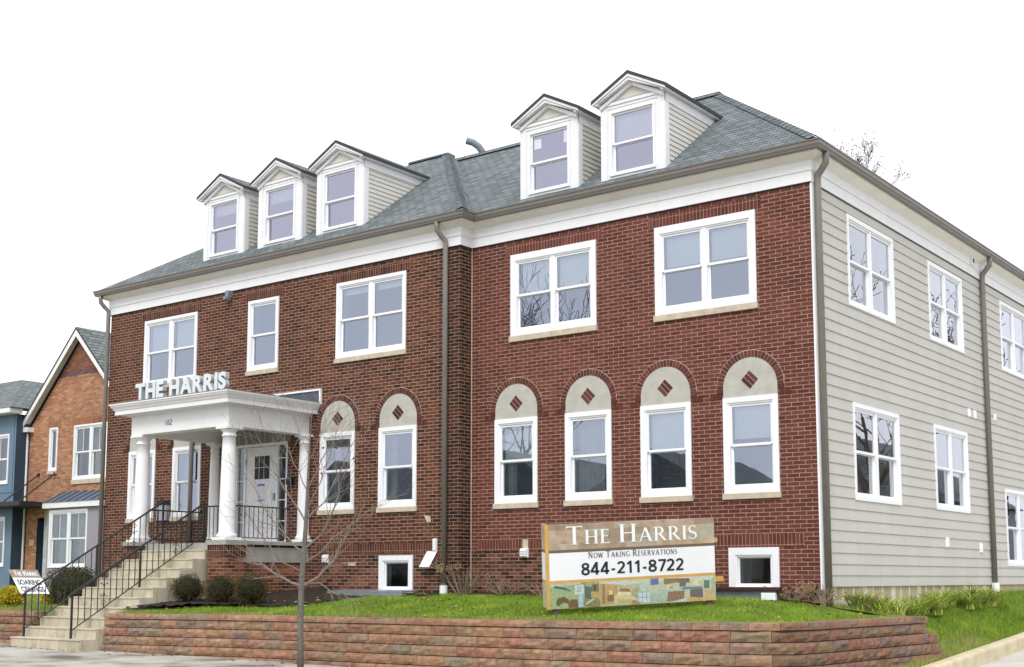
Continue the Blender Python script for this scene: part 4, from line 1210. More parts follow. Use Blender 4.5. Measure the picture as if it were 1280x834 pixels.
# ================================================================ WELL COVERS
mb = MB(); 
mb.prism([(-.44, .03), (-.90, .01), (-.90, .04), (-.44, .06)], -10.05, -8.05, 0)
mb.prism([(-.885, -.10), (-.90, -.10), (-.90, .008), (-.885, .008)], -10.05, -8.05, 0)
o = mb.build('window_well_cover', M['steel'], None, loc=(-9, -.6, 0)); tag(o, 'flat blue-grey well cover under the basement window left of the grey downspout', 'well cover')
WC = empty('window_well_cover', (-1.3, -.4, 0), 'raised dark brown and grey window well cover beside the banner sign', 'well cover')
mb = MB(); mb.box(-2.25, -.42, -.66, -.06, .085, .145); mb.build('brown_lid', plain('brown plastic', (.045, .018, .016), .5), WC, bevel=.008)
mb = MB(); mb.box(-2.05, -.50, -.58, -.08, -.12, .083); mb.build('curb_ring', M['steel'], WC)
mb = MB(); mb.box(-.72, -.48, -.66, -.585, -.06, .06); mb.box(-1.86, -1.80, -.66, -.60, .02, .09); mb.build('bracket', M['vinyl'], WC, bevel=.01, split=True)

# ================================================================ BANNER SIGN
bl_, br_, tl_, tr_ = atD(688, 762, 18.9), atD(895, 750, 19.4), atD(687, 655.5, 18.9), atD(890.5, 648, 19.4)
SB = empty('banner_sign', (bl_+br_)/2, 'large tan and white banner sign on the lawn with a phone number', 'sign')
U = (br_-bl_); SWd = U.length; V = ((tl_-bl_)+(tr_-br_))*.5; SH = V.length; U.normalize(); V.normalize()
V = (V-U*V.dot(U)).normalized(); Nn = U.cross(V).normalized()
if Nn.dot(CAM-bl_) < 0: Nn = -Nn
def TB(u, v, n):
    q = bl_+U*(u*SWd)+V*(v*SH)+Nn*n; return (q.x, q.y, q.z)
mb = MB(TB)
mb.box(0, 1, 0, 1, -.02, 0); mb.build('board', M['print_white'], SB)
def band(a, b, c, d, n, m, name='printed_band', par=None):
    q = MB(TB); q.face([(a, c, n), (b, c, n), (b, d, n), (a, d, n)]); return q.build(name, m, par or SB, recalc=False)
band(0, 1, .695, 1, .002, M['header']); band(0, 1, .662, .695, .002, M['sign_brown']); band(0, 1, .30, .335, .002, M['gold'])
# cut-stone look of the printed header
q = MB(TB); rg = random.Random(2); cols = [(.38, .30, .22), (.33, .25, .18), (.42, .32, .23), (.38, .36, .27), (.32, .235, .17), (.41, .36, .27)]
for r, (c0_, c1_) in enumerate(((.695, .77), (.77, .85), (.85, .93), (.93, 1.0))):
    u_ = -rg.uniform(0, .1)
    while u_ < 1:
        w_ = rg.uniform(.07, .17); a, b = max(0, u_), min(1, u_+w_)
        if b-a > .01 and rg.random() < .8: q.col = rg.choice(cols); q.face([(a, c0_, .003), (b, c0_, .003), (b, c1_, .003), (a, c1_, .003)])
        u_ += w_
q.build('printed_stones', tintmat('printed stones', .5, noise_amt=.3, scale=6), SB, recalc=False)
# three printed room pictures
for a, b, mname in ((.0, .295, 'photo_a'), (.297, .60, 'photo_b'), (.602, 1.0, 'photo_c')):
    pic = band(a, b, .0, .30, .002, M[mname], 'printed_photo'); w_ = b-a
    q = MB(TB); rg = random.Random(int(a*100)+9)
    def R(x0, x1, y0, y1, c, n=.004, sk=0):
        q.col = c; q.face([(a+w_*x0, .30*y0, n), (a+w_*x1, .30*(y0+sk), n), (a+w_*x1, .30*(y1+sk*.4), n), (a+w_*x0, .30*y1, n)])
    def Q(pts, c, n=.005):
        q.col = c; q.face([(a+w_*x, .30*y, n) for x, y in pts])
    if mname == 'photo_a':
        Q([(0, 0), (.5, 0), (.5, 1), (0, 1)], (.30, .38, .20)); Q([(.0, .86), (.62, .93), (.62, 1), (0, 1)], (.42, .46, .38), .0055)
        Q([(.06, .84), (.30, .74), (.36, .80), (.12, .92)], (.06, .13, .14), .006); Q([(.30, .72), (.40, .66), (.42, .72), (.33, .78)], (.10, .20, .22), .0062)
        Q([(.50, .52), (.68, .56), (.68, .92), (.50, .90)], (.52, .58, .56), .006); Q([(.54, .62), (.64, .64), (.64, .86), (.54, .84)], (.34, .42, .42), .0065)
        Q([(.56, .02), (.66, .02), (.66, .56), (.58, .55)], (.34, .50, .60), .0062)
        for k, (cx, cy, r_) in enumerate(((.20, .32, .07), (.27, .36, .06), (.16, .22, .05), (.33, .30, .05))): Q([(cx+r_*math.cos(t*.785), cy+r_*2.1*math.sin(t*.785)) for t in range(8)], (.15, .10, .06), .006+k*.0001)
        Q([(.36, .02), (.56, .02), (.54, .34), (.42, .36), (.36, .22)], (.16, .10, .06), .0063); Q([(.68, .08), (1, .0), (1, .26), (.70, .40)], (.24, .20, .10), .0061)
        Q([(.70, .38), (.84, .30), (.84, .80), (.70, .86)], (.10, .15, .14), .0062); Q([(.82, .40), (.98, .34), (.98, .60), (.82, .62)], (.44, .32, .12), .0064)
        Q([(.84, .64), (.98, .62), (.98, .92), (.84, .90)], (.20, .16, .08), .0063); Q([(.88, .66), (.92, .66), (.92, .88), (.88, .88)], (.05, .08, .08), .0066); Q([(.72, .10), (.90, .30), (.84, .34), (.70, .16)], (.46, .44, .30), .0067)
    elif mname == 'photo_b':
        Q([(0, 0), (1, 0), (1, 1), (0, 1)], (.42, .40, .26)); Q([(0, .92), (.5, .80), (1, .90), (1, 1), (0, 1)], (.50, .54, .46), .0055); Q([(.0, .05), (.34, .10), (.34, .82), (.0, .92)], (.44, .30, .13), .0057)
        Q([(.05, .10), (.09, .10), (.09, .88), (.05, .89)], (.26, .17, .08), .006); Q([(.17, .46), (.24, .46), (.23, .62), (.18, .62)], (.66, .56, .26), .0061); Q([(.14, .18), (.27, .20), (.27, .44), (.14, .44)], (.22, .14, .07), .006)
        Q([(.28, .08), (.60, .04), (.72, .22), (.62, .46), (.36, .50), (.27, .40)], (.55, .48, .26), .0062); Q([(.34, .42), (.58, .40), (.60, .52), (.37, .56)], (.62, .56, .36), .0064); Q([(.32, .10), (.60, .06), (.66, .20), (.34, .28)], (.46, .38, .18), .0065)
        Q([(.36, .52), (.60, .50), (.58, .66), (.40, .68)], (.28, .17, .09), .0061); Q([(.62, .34), (.76, .28), (.76, .66), (.62, .62)], (.34, .33, .24), .0063)
        Q([(.74, .12), (.98, .06), (.98, .46), (.74, .46)], (.48, .58, .62), .0066); 
        for k in range(3): Q([(.745+.085*k, .10), (.757+.085*k, .10), (.757+.085*k, .46), (.745+.085*k, .46)], (.24, .30, .32), .0069)
        Q([(.74, .27), (.98, .25), (.98, .275), (.74, .295)], (.24, .30, .32), .007); Q([(.60, .0), (.80, .0), (.74, .14), (.64, .20)], (.30, .24, .14), .0067); Q([(.78, .52), (1, .50), (1, .88), (.78, .82)], (.40, .50, .42), .0058)
    else:
        Q([(0, 0), (1, 0), (1, 1), (0, 1)], (.46, .48, .34)); Q([(0, .74), (.12, .76), (.12, 1), (0, 1)], (.14, .16, .36), .0058); Q([(.12, .88), (1, .84), (1, 1), (.12, 1)], (.54, .56, .46), .0055)
        Q([(.20, .74), (.42, .80), (.42, .96), (.20, .98)], (.26, .17, .10), .006); Q([(.42, .78), (.60, .76), (.60, .94), (.42, .96)], (.20, .13, .08), .006); Q([(.26, .50), (.36, .52), (.36, .70), (.26, .70)], (.62, .58, .34), .0061); Q([(.28, .54), (.34, .55), (.34, .66), (.28, .66)], (.30, .30, .24), .0063)
        Q([(.04, .40), (.40, .46), (.44, .54), (.10, .52)], (.38, .46, .42), .006); Q([(.24, .04), (.50, .10), (.52, .46), (.26, .44)], (.26, .17, .11), .0062); 
        for k in range(3): Q([(.30+.07*k, .10), (.305+.07*k, .10), (.305+.07*k, .44), (.30+.07*k, .44)], (.12, .08, .05), .0065)
        Q([(.46, .50), (.78, .50), (.80, .58), (.50, .60)], (.12, .22, .30), .0064); Q([(.44, .62), (.54, .62), (.54, .80), (.44, .80)], (.10, .18, .16), .0063); Q([(.60, .18), (.80, .14), (.80, .50), (.60, .48)], (.16, .13, .13), .0063)
        Q([(.52, .02), (.80, .0), (.82, .14), (.60, .20)], (.50, .34, .15), .0062); Q([(.82, .0), (1, .0), (1, .40), (.84, .46)], (.52, .36, .17), .0061); Q([(.82, .50), (.90, .50), (.90, .82), (.82, .82)], (.10, .20, .17), .0064)
        Q([(.66, .64), (.74, .64), (.74, .84), (.66, .84)], (.64, .58, .34), .0063); Q([(.93, .14), (.98, .10), (.99, .94), (.94, .90)], (.36, .42, .28), .0066); Q([(.40, .02), (.58, .0), (.52, .14), (.42, .10)], (.48, .52, .50), .0067); Q([(.0, .0), (.24, .04), (.24, .38), (.0, .42)], (.34, .42, .36), .0059)
    q.build('printed_shapes', tintmat('printed photo', .5, noise_amt=.25, scale=25), pic, recalc=False)
# serif capitals drawn stroke by stroke
def arc(cx, cy, rx, ry, a0, a1, n=14): return [(cx+rx*math.cos(math.radians(lerp(a0, a1, k/n))), cy+ry*math.sin(math.radians(lerp(a0, a1, k/n)))) for k in range(n+1)]
def glyph(c, tk=.125, th=.045):
    S_ = []
    def ln(p, q, w): S_.append(([p, q], [w, w], 'h' if abs(p[1]-q[1]) < 1e-6 else 'v'))
    def cv(pts, ws): S_.append((pts, ws, 'c'))
    sf = .028
    def serif(x, y, w=.15): ln((x-w, y), (x+w, y), sf*1.3)
    def bow(pts, lo, hi):
        n = len(pts); cv(pts, [lerp(lo, hi, math.sin(math.pi*k/(n-1))) for k in range(n)])
    if c == 'T': ln((.36, 0), (.36, 1), tk); ln((.0, .98), (.72, .98), th); ln((.015, .86), (.015, 1), .03); ln((.705, .86), (.705, 1), .03); serif(.36, .015, .14); return S_, .72
    if c == 'H': ln((.14, 0), (.14, 1), tk); ln((.66, 0), (.66, 1), tk); ln((.14, .51), (.66, .51), th); [serif(x, y, .14) for x in (.14, .66) for y in (.015, .985)]; return S_, .80
    if c == 'E': ln((.14, 0), (.14, 1), tk); ln((.0, .98), (.50, .98), th); ln((.14, .52), (.44, .52), th); ln((0, .02), (.54, .02), th); ln((.49, .87), (.49, 1), .03); ln((.53, 0), (.53, .15), .03); ln((.44, .45), (.44, .59), .03); return S_, .56
    if c == 'A': ln((.38, 1.0), (.08, 0), th*1.2); ln((.38, 1.0), (.70, 0), tk); ln((.18, .34), (.56, .34), th); serif(.08, .015, .10); serif(.70, .015, .13); return S_, .80
    if c == 'R': ln((.14, 0), (.14, 1), tk); ln((0, .98), (.30, .98), th); ln((.14, .49), (.30, .49), th); bow(arc(.28, .735, .235, .245, 90, -90), th, tk); ln((.33, .49), (.68, .0), tk); serif(.14, .015, .14); serif(.70, .015, .08); return S_, .74
    if c == 'I': ln((.14, 0), (.14, 1), tk); serif(.14, .015, .14); serif(.14, .985, .14); return S_, .28
    if c == 'S':
        pts = arc(.25, .745, .19, .235, 35, 250, 12)+arc(.25, .25, .215, .235, 62, -140, 12)
        n = len(pts); cv(pts, [lerp(th, tk, math.exp(-((k/(n-1)-.5)/.2)**2)) for k in range(n)]); ln((.42, .80), (.42, .98), .03); ln((.03, .02), (.03, .22), .03); return S_, .49
    if c == 'N': ln((.13, 0), (.13, 1), th*1.2); ln((.62, 0), (.62, 1), th*1.2); ln((.11, 1), (.62, 0), tk); serif(.13, .015, .11); serif(.07, .985, .09); serif(.62, .985, .11); return S_, .76
    if c == 'O': 
        pts = arc(.40, .5, .35, .49, 90, 450, 28); cv(pts, [lerp(th, tk, abs(math.cos(math.radians(90+360*k/28)))) for k in range(29)]); return S_, .80
    if c == 'W': ln((.06, 1), (.30, 0), tk); ln((.30, 0), (.50, .95), th*1.2); ln((.50, .95), (.74, 0), tk); ln((.74, 0), (.96, 1), th*1.2); serif(.07, .985, .10); serif(.95, .985, .09); return S_, 1.02
    if c == 'K': ln((.14, 0), (.14, 1), tk); ln((.60, 1), (.16, .48), th*1.2); ln((.26, .56), (.66, 0), tk); serif(.14, .015, .14); serif(.14, .985, .14); serif(.6, .985, .1); serif(.68, .015, .09); return S_, .74
    if c == 'G':
        pts = arc(.40, .5, .34, .49, 50, 320, 22); cv(pts, [lerp(th, tk, max(0, -math.cos(math.radians(50+270*k/22)))) for k in range(23)]); ln((.68, .08), (.68, .42), tk*.9); serif(.66, .42, .11); ln((.62, .80), (.62, .96), .03); return S_, .78
    if c == 'V': ln((.06, 1), (.36, 0), tk); ln((.36, 0), (.64, 1), th*1.2); serif(.07, .985, .11); serif(.63, .985, .09); return S_, .70
    return S_, .3
def serif_text(words, T, name, mat, parent, n=.006, track=.06, tk=.125, th=.045):
    """words: list of (char, u0, cap height) laid from left; returns advance"""
    mb = MB(T); k_ = 0
    for c, u, v, h, sx in words:
        G, adv = glyph(c, tk, th)
        for pts, ws, kind in G:
            L_, R_ = [], []
            for i, p in enumerate(pts):
                a = pts[max(0, i-1)]; b = pts[min(len(pts)-1, i+1)]
                dx, dy = b[0]-a[0], b[1]-a[1]
                l = math.hypot(dx, dy) or 1; nx_, ny_ = -dy/l, dx/l
                if kind == 'v': nx_, ny_ = (1.0, 0) if abs(dy) > .2 else (nx_, ny_)
                w = ws[i]/2
                if kind == 'v' and abs(dx) > .1: w *= 1.15
                L_.append((p[0]+nx_*w, p[1]+ny_*w)); R_.append((p[0]-nx_*w, p[1]-ny_*w))
            k_ += 1
            for i in range(len(pts)-1):
                mb.face([(u+x*h*sx, v+y*h, n+.0002*(k_ % 7)) for x, y in (L_[i], L_[i+1], R_[i+1], R_[i])])
    return mb.build(name, mat, parent, recalc=False)
def layout(text, u0_, u1_, v, big, small, bigidx, asp, gap=.13, space=.42):
    """lay out small-caps text between u0 and u1 (board fractions); asp = height/width of board"""
    out = []; x = 0
    for i, c in enumerate(text):
        if c == ' ': x += space*small; continue
        h = big if i in bigidx else small
        out.append([c, x, v, h]); x += (glyph(c)[1]+gap)*h
    sx = (u1_-u0_)/x
    return [(c, u0_+xx*sx, vv, h, sx) for c, xx, vv, h in out]
def clampT(off): return lambda u, v, n: TB(u, v, n)
serif_text(layout('THE HARRIS', .105, .90, .755, .215, .165, (0, 4), 1, .10, .45), TB, 'printed_name', M['vinyl'], SB, .009, tk=.15, th=.06)
for nm in ():
    pass
serif_text(layout('NOW TAKING RESERVATIONS', .232, .772, .585, .075, .060, (0, 4, 11), 1, .12, .45), TB, 'printed_line', M['ink_grey'], SB, .005, tk=.16, th=.08)
def digit(c):
    if c == '8': return [arc(.28, .735, .19, .19, 0, 360, 20), arc(.28, .27, .22, .21, 0, 360, 20)], .56
    if c == '4': return [[(.40, 0), (.40, .95), (.37, .95), (.06, .33), (.06, .26), (.58, .26)]], .60
    if c == '2': return [arc(.26, .70, .20, .23, 160, -35, 12)+[(.33, .42), (.10, .12), (.08, .075), (.52, .075)]], .56
    if c == '1': return [[(.06, .74), (.26, .92), (.28, .92), (.28, 0)]], .46
    if c == '7': return [[(.04, .92), (.50, .92), (.50, .86), (.20, 0)]], .54
    return [[(.05, .36), (.30, .36)]], .36
mb = MB(TB); x = 0; pl = []
for c in '844-211-8722':
    G, adv = digit(c); pl.append((x, G)); x += adv+.085
tw_ = x-.085; kk = 0
def stroke(mb, pts, w, f, n):
    L_, R_ = [], []
    for i, p in enumerate(pts):
        a = pts[max(0, i-1)]; b = pts[min(len(pts)-1, i+1)]
        d1 = (p[0]-a[0], p[1]-a[1]); d2 = (b[0]-p[0], b[1]-p[1])
        def nrm(d): l = math.hypot(*d) or 1; return (-d[1]/l, d[0]/l)
        n1 = nrm(d1) if i else nrm(d2); n2 = nrm(d2) if i < len(pts)-1 else n1
        if pts[0] == pts[-1] and i in (0, len(pts)-1): pass
        mx_, my_ = n1[0]+n2[0], n1[1]+n2[1]; l = math.hypot(mx_, my_) or 1; mx_, my_ = mx_/l, my_/l
        k = min(1.5, 1/max(.3, mx_*n1[0]+my_*n1[1]))
        L_.append((p[0]+mx_*w*k, p[1]+my_*w*k)); R_.append((p[0]-mx_*w*k, p[1]-my_*w*k))
    for i in range(len(pts)-1): mb.face([f(*q_, n) for q_ in (L_[i], L_[i+1], R_[i+1], R_[i])])
for x0_, G in pl:
    for pts in G:
        kk += 1
        stroke(mb, pts, .082, lambda a, b, n, x0_=x0_: (.19+(x0_+a)/tw_*.618, .385+b*.145, n), .005+.0002*(kk % 5))
mb.build('phone_number', M['ink'], SB, recalc=False)
# box sides wrapped in print and gold tape
sx_ = -.18/SWd
mb = MB(TB)
for v0, v1, mi in ((0, .30, 2), (.30, .335, 1), (.335, .662, 0), (.662, .695, 3), (.695, 1, 4)): mb.box(-.012, -.0005, v0, v1, -.34, -.0, mi)
mb.build('side_wrap', [M['print_white'], M['gold'], M['photo_c'], M['sign_brown'], M['header']], SB)
mb = MB(TB); mb.box(-.021, .0, -.004, 1.004, .0, .006); mb.build('gold_edge', M['gold'], SB)
mb = MB(TB); mb.box(.02, .05, -.3, .9, -.12, -.03); mb.box(.95, .98, -.35, .9, -.12, -.03); mb.build('post', M['barkdark'], SB, split=True)
mb = MB(TB); mb.box(1.0, 1.022, .70, .75, -.1, -.02); mb.box(1.0, 1.055, .22, .275, -.1, -.03); mb.build('rail', M['gold'], SB, split=True)

# ================================================================ YARD SIGN (left)
k_ = .015
d0_ = 25.6
A_ = atD(10.5, 712, d0_); B_ = atD(46.5, 712.6, d0_+.30); D_ = atD(25.6, 742, d0_-.45); C2 = B_+(D_-A_)
YS = empty('yard_sign', D_, 'small tilted brown and white yard sign beside the stair railing', 'sign')
Uy, Vy = (B_-A_), (A_-D_); Ny = Uy.cross(Vy).normalized()
if Ny.dot(CAM-A_) < 0: Ny = -Ny
def TY(u, v, n): q = D_+Uy*u+Vy*v+Ny*n; return (q.x, q.y, q.z)
mb = MB(TY); mb.box(0, 1, 0, 1, -.006, 0); mb.build('board', M['print_white'], YS)
mb = MB(TY); mb.face([(0, .66, .003), (1, .66, .003), (1, 1, .003), (0, 1, .003)]); mb.build('brown_band', plain('sign tan', (.27, .21, .16), .6, .1, 8), YS, recalc=False)
serif_text(layout('THE HARRIS', .12, .92, .74, .19, .15, (0, 4), 1, .10, .45), TY, 'printed_name', M['vinyl'], YS, .006, tk=.2, th=.1)
for s, v in (('SOARING', .36), ('CEILINGS', .07)):
    vs, fs = text_mesh(s, 1.0, 0, .03); mnx, mxx = min(q[0] for q in vs), max(q[0] for q in vs); mny, mxy = min(q[1] for q in vs), max(q[1] for q in vs)
    mb = MB(TY)
    for q in vs: mb.p(.1+(q[0]-mnx)/(mxx-mnx)*.8, v+(q[1]-mny)/(mxy-mny)*.22, .004)
    for f in fs: mb.f.append(f); mb.m.append(0); mb.c.append((1, 1, 1))
    mb.build('lettering', M['ink'], YS, recalc=False)
mb = MB()
for u in (.3, .7):
    q = Vector(TY(u, .1, -.01)); mb.tube([q, (q.x+.02, q.y, left_z(q.x, q.y)-.1)], .005, 5)
mb.build('wire_stake', M['steel'], YS, split=True)

# ================================================================ NEIGHBOURING HOUSES
NY = 2.77
N1 = empty('brick_townhouse', (-24.4, NY, -.1), 'orange brick townhouse with a steep front gable, left of the apartment house', 'house')
TN = TF(NY)
xl, xrr, xm = -26.57, -21.55, -24.06; ze, zp = 4.78, 7.33
nwins = [(-24.28, 3.12, 1.62, 1.6), (-25.52, 3.45, .42, 1.28), (-24.88, .58, 1.85, 1.66)]
def gable_y(z_): return z_
mb = MB(TN)
ops = [(-24.25, -22.69, 3.15, 4.69), (-25.49, -25.13, 3.48, 4.70), (-25.95, -24.99, -.1, 2.02)]
wall(mb, xl, xrr, -.6, ze, ops)
for a, b, m_ in ((ze, 6.2, 0), (6.2, 6.36, 1), (6.36, zp, 1)):
    f = lambda zz: (zz-ze)/(zp-ze)
    mb.face([(lerp(xl, xm, f(a)), a, 0), (lerp(xrr, xm, f(a)), a, 0), (lerp(xrr, xm, f(b)), b, 0), (lerp(xl, xm, f(b)), b, 0)], 0 if m_ == 0 else (1 if a < 6.3 else 2))
mb.build('wall', [M['brick_orange'], M['brick_purple'], brick('upper orange brick', [(0, (.17, .06, .04)), (1, (.30, .12, .07))], (.28, .2, .16))], N1, recalc=False)
mb = MB(); mb.face([(xl, NY, -.6), (xl, 14, -.6), (xl, 14, ze), (xl, NY, ze)]); mb.face([(xrr, NY, -.6), (xrr, 14, -.6), (xrr, 14, ze), (xrr, NY, ze)]); mb.build('side_wall', M['brick_orange'], N1, recalc=False)
# roof with white rake boards
sN = (7.62-5.0)/(24.44-22.0+.16)
yF = NY-.25
mb = MB()
for s_ in (-1, 1):
    a = (xm, 7.60); b = (xm+s_*2.66, 7.60-2.66*1.0)
    t0 = [(a[0], yF, a[1]), (b[0], yF, b[1]), (b[0], 14, b[1]), (a[0], 14, a[1])]; bt = [(x, y, z_-.07) for x, y, z_ in t0]
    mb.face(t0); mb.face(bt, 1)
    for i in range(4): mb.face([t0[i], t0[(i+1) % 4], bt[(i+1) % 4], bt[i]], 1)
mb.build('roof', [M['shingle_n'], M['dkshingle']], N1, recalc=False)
mb = MB()
for s_ in (-1, 1):
    a = (xm, 7.525); b = (xm+s_*2.62, 7.525-2.62*1.0)
    mb.prism([a, b, (b[0], b[1]-.16), (a[0], a[1]-.2)], yF+.01, yF+.04, 1)
    mb.prism([(a[0], a[1]-.03), (b[0], b[1]-.03), (b[0], b[1]-.06), (a[0], a[1]-.06)], yF+.04, NY+.0, 1)
    mb.box(b[0]-.02 if s_ < 0 else b[0]-.30, b[0]+.30 if s_ < 0 else b[0]+.02, yF+.02, NY, b[1]-.24, b[1]-.10)
mb.build('rake_board', M['white'], N1, split=True)
window(N1, TN, -24.28, 3.12, 1.62, 1.6, cas=.05, pair=True, sill=.13, muntin=True, roomm='curtain', depth=.5, glassm='glass_clear')
window(N1, TN, -25.52, 3.45, .42, 1.28, cas=.05, fixed=True, sill=.11, roomm='curtain', depth=.5, glassm='glass_clear')
mb = MB(TN); 
for u in (( -24.4, -22.5), (-25.6, -25.0)): mb.box(u[0], u[1], 4.72, 4.93, 0, .012)
mb.build('soldier_course', brick('orange soldier', [(0, (.26, .10, .05)), (1, (.40, .17, .09))], (.34, .22, .16), rot=math.pi/2), N1)
# bay with metal roof
mb = MB(TN); wall(mb, -25.0, -22.3, -.5, 2.3, [(-24.85, -23.06, .60, 2.2)], nf=lambda z_: .30)
mb.face([(-25.0, -.5, 0), (-25.0, 2.3, 0), (-25.0, 2.3, .3), (-25.0, -.5, .3)]); bay = mb.build('bay', M['lilac'], N1, recalc=False)
window(N1, TF(NY-.30), -24.88, .58, 1.85, 1.66, cas=.05, pair=True, muntin=True, roomm='curtain', depth=.25, glassm='glass_clear')
mb = MB(TN); mb.box(-25.12, -22.2, 2.30, 2.46, 0, .42); mb.build('bay_fascia', M['white'], bay)
mb = MB(TN); mb.face([(-25.12, 2.46, .44), (-22.2, 2.46, .44), (-22.2, 2.78, .0), (-24.8, 2.78, .0)]); mb.face([(-25.12, 2.46, .44), (-24.8, 2.78, 0), (-25.12, 2.46, 0)])
x = -24.95
while x < -22.2:
    mb.box(x, x+.02, 2.47, 2.475, 0, .43) if False else None
    t = TN; a, b = (x, 2.465, .44), (x+.28, 2.785, .0)
    mb.face([(a[0], a[1]+.03, a[2]), (a[0]+.03, a[1]+.03, a[2]), (b[0]+.03, b[1]+.03, b[2]), (b[0], b[1]+.03, b[2])], 1); 
    mb.face([(a[0]+.03, a[1], a[2]), (a[0]+.03, a[1]+.03, a[2]), (b[0]+.03, b[1]+.03, b[2]), (b[0]+.03, b[1], b[2])], 1); x += .36
mb.build('bay_roof', [plain('metal roof', (.13, .17, .23), .35, .05, metal=.3), plain('roof seam', (.06, .08, .11), .4)], bay, recalc=False)
mb = MB(TN); mb.box(-25.95, -24.99, -.1, 2.02, -.32, -.28); dr = mb.build('door', M['door_blue'], N1)
mb = MB(TN)
for q in ((-25.5, -25.36, .2, 1.8), (-25.2, -25.08, .2, 1.8)): mb.box(*q, -.28, -.27)
mb.build('door_panel', M['navy'], dr, split=True)
mb = MB(TN); mb.box(-25.99, -25.95, -.1, 2.02, -.3, .0); mb.box(-25.03, -24.99, -.1, 2.02, -.3, 0); mb.box(-25.95, -25.03, 2.02, 2.06, -.3, 0); mb.build('door_recess', M['navy'], N1)
mb = MB(TN); mb.box(-26.35, -26.12, 1.25, 1.43, 0, .02); mb.build('number_plate', M['stone'], N1)
# flat canopy with tie rods
mb = MB(TN); mb.box(-27.7, -25.13, 2.36, 2.50, .02, 1.15); cn = mb.build('canopy', M['black_metal'], N1, bevel=.01)
mb = MB(TN)
for x in (-26.0, -25.15): 
    mb.T = None; mb.tube([(x, NY-.02, 3.36), (x-.05, NY-1.1, 2.5)], .022, 6)
    mb.tube([(x, NY, 3.36), (x, NY-.05, 3.36)], .05, 8)
mb.build('tie_rod', M['iron'], cn, split=True)
mb = MB(); mb.tube([(-26.75, NY-.15, 4.9), (-26.75, NY-.15, 4.75), (-26.62, NY-.06, 4.62), (-26.62, NY-.06, -.2)], .045, 10); mb.build('downspout', M['vinyl'], N1)

N2 = empty('blue_townhouse', (-28.5, 2.5, -.1), 'blue panelled townhouse at the left edge with white framed windows', 'house')
BY = 2.32; TB2 = TF(BY)
bw2 = [(-27.95, .62, 1.0, 1.50), (-27.95, 3.10, 1.02, 1.52), (-31.2, .62, 1.8, 1.5), (-31.2, 3.1, 1.8, 1.52)]
mb = MB(TB2); wall(mb, -34, -26.60, -.1, 5.2, [hole(*a) for a in bw2]); mb.build('wall', M['blue'], N2, recalc=False)
mb = MB(); mb.face([(-26.60, BY, -.1), (-26.60, BY+1.2, -.1), (-26.60, BY+1.2, 5.2), (-26.60, BY, 5.2)]); mb.build('side_wall', M['navy'], N2, recalc=False)  # return of the blue wall, its shade painted in as a darker blue
mb = MB(TB2); mb.box(-34, -26.61, -.4, .0, -.1, -.002); mb.build('foundation', M['conc_light'], N2)
mb = MB(TB2)
for z_ in (2.45, 2.82): mb.box(-34, -26.6, z_, z_+.02, 0, .004)
for x in (-28.1, -26.7): mb.box(x, x+.02, 2.84, 5.2, 0, .004)
mb.build('panel_joint', M['navy'], N2, split=True)
for a in bw2: window(N2, TB2, *a, cas=.05, pair=a[2] > 1.5, muntin=True, roomm='curtain', depth=.5, glassm='glass_clear')
mb = MB(TB2); mb.box(-34, -26.45, 5.20, 5.36, -.1, .35); mb.build('gutter', M['white'], N2, bevel=.02)
mb = MB()
mb.face([(-34, BY-.36, 5.36), (-26.4, BY-.36, 5.36), (-26.4, 14, 5.36), (-29.6, 5.6, 7.5), (-34, 5.6, 7.5)][:3] + [(-29.6, 14, 7.6)] if False else [(-36, BY-.36, 5.36), (-26.35, BY-.36, 5.36), (-29.0, 3.9, 6.66), (-36, 3.9, 6.66)])
mb.face([(-26.35, BY-.36, 5.36), (-26.35, 15, 5.36), (-29.0, 15, 6.66), (-29.0, 3.9, 6.66)])
mb.face([(-29.0, 3.9, 6.66), (-29.0, 15, 6.66), (-36, 15, 6.66), (-36, 3.9, 6.66)])
mb.build('roof', M['shingle_n'], N2, recalc=False)

# ================================================================ PLANTS
def add_blades(mb, P, h, w, az, lean, col, seg=3, curl=1.0):
    """one grass-like blade: a bent tapering strip"""
    d = Vector((math.cos(az), math.sin(az), 0)); s_ = Vector((-d.y, d.x, 0)); mb.col = col
    prev = None
    for k in range(seg+1):
        t = k/seg; c = P+d*(lean*h*t*t*curl)+Vector((0, 0, h*(t-.35*lean*t*t)))
        ww = w*(1-t)*.5+.0005
        cur = (mb.p(*(c-s_*ww)), mb.p(*(c+s_*ww)))
        if prev: mb.poly((prev[0], prev[1], cur[1], cur[0]))
        prev = cur
def fast_mesh(name, V, F, C, mat, kind):
    me = bpy.data.meshes.new(name); n = len(F)
    me.vertices.add(len(V)); me.vertices.foreach_set('co', np.asarray(V, np.float32).ravel())
    me.loops.add(n*3); me.loops.foreach_set('vertex_index', np.asarray(F, np.int32).ravel())
    me.polygons.add(n); me.polygons.foreach_set('loop_start', np.arange(0, n*3, 3, dtype=np.int32))
    me.update(calc_edges=True)
    ca = me.color_attributes.new('tint', 'FLOAT_COLOR', 'POINT')
    cc = np.ones((len(V), 4), np.float32); cc[:, :3] = C; ca.data.foreach_set('color', cc.ravel())
    me.materials.append(mat); o = bpy.data.objects.new(name, me); link(o); tag(o, kind=kind); return o
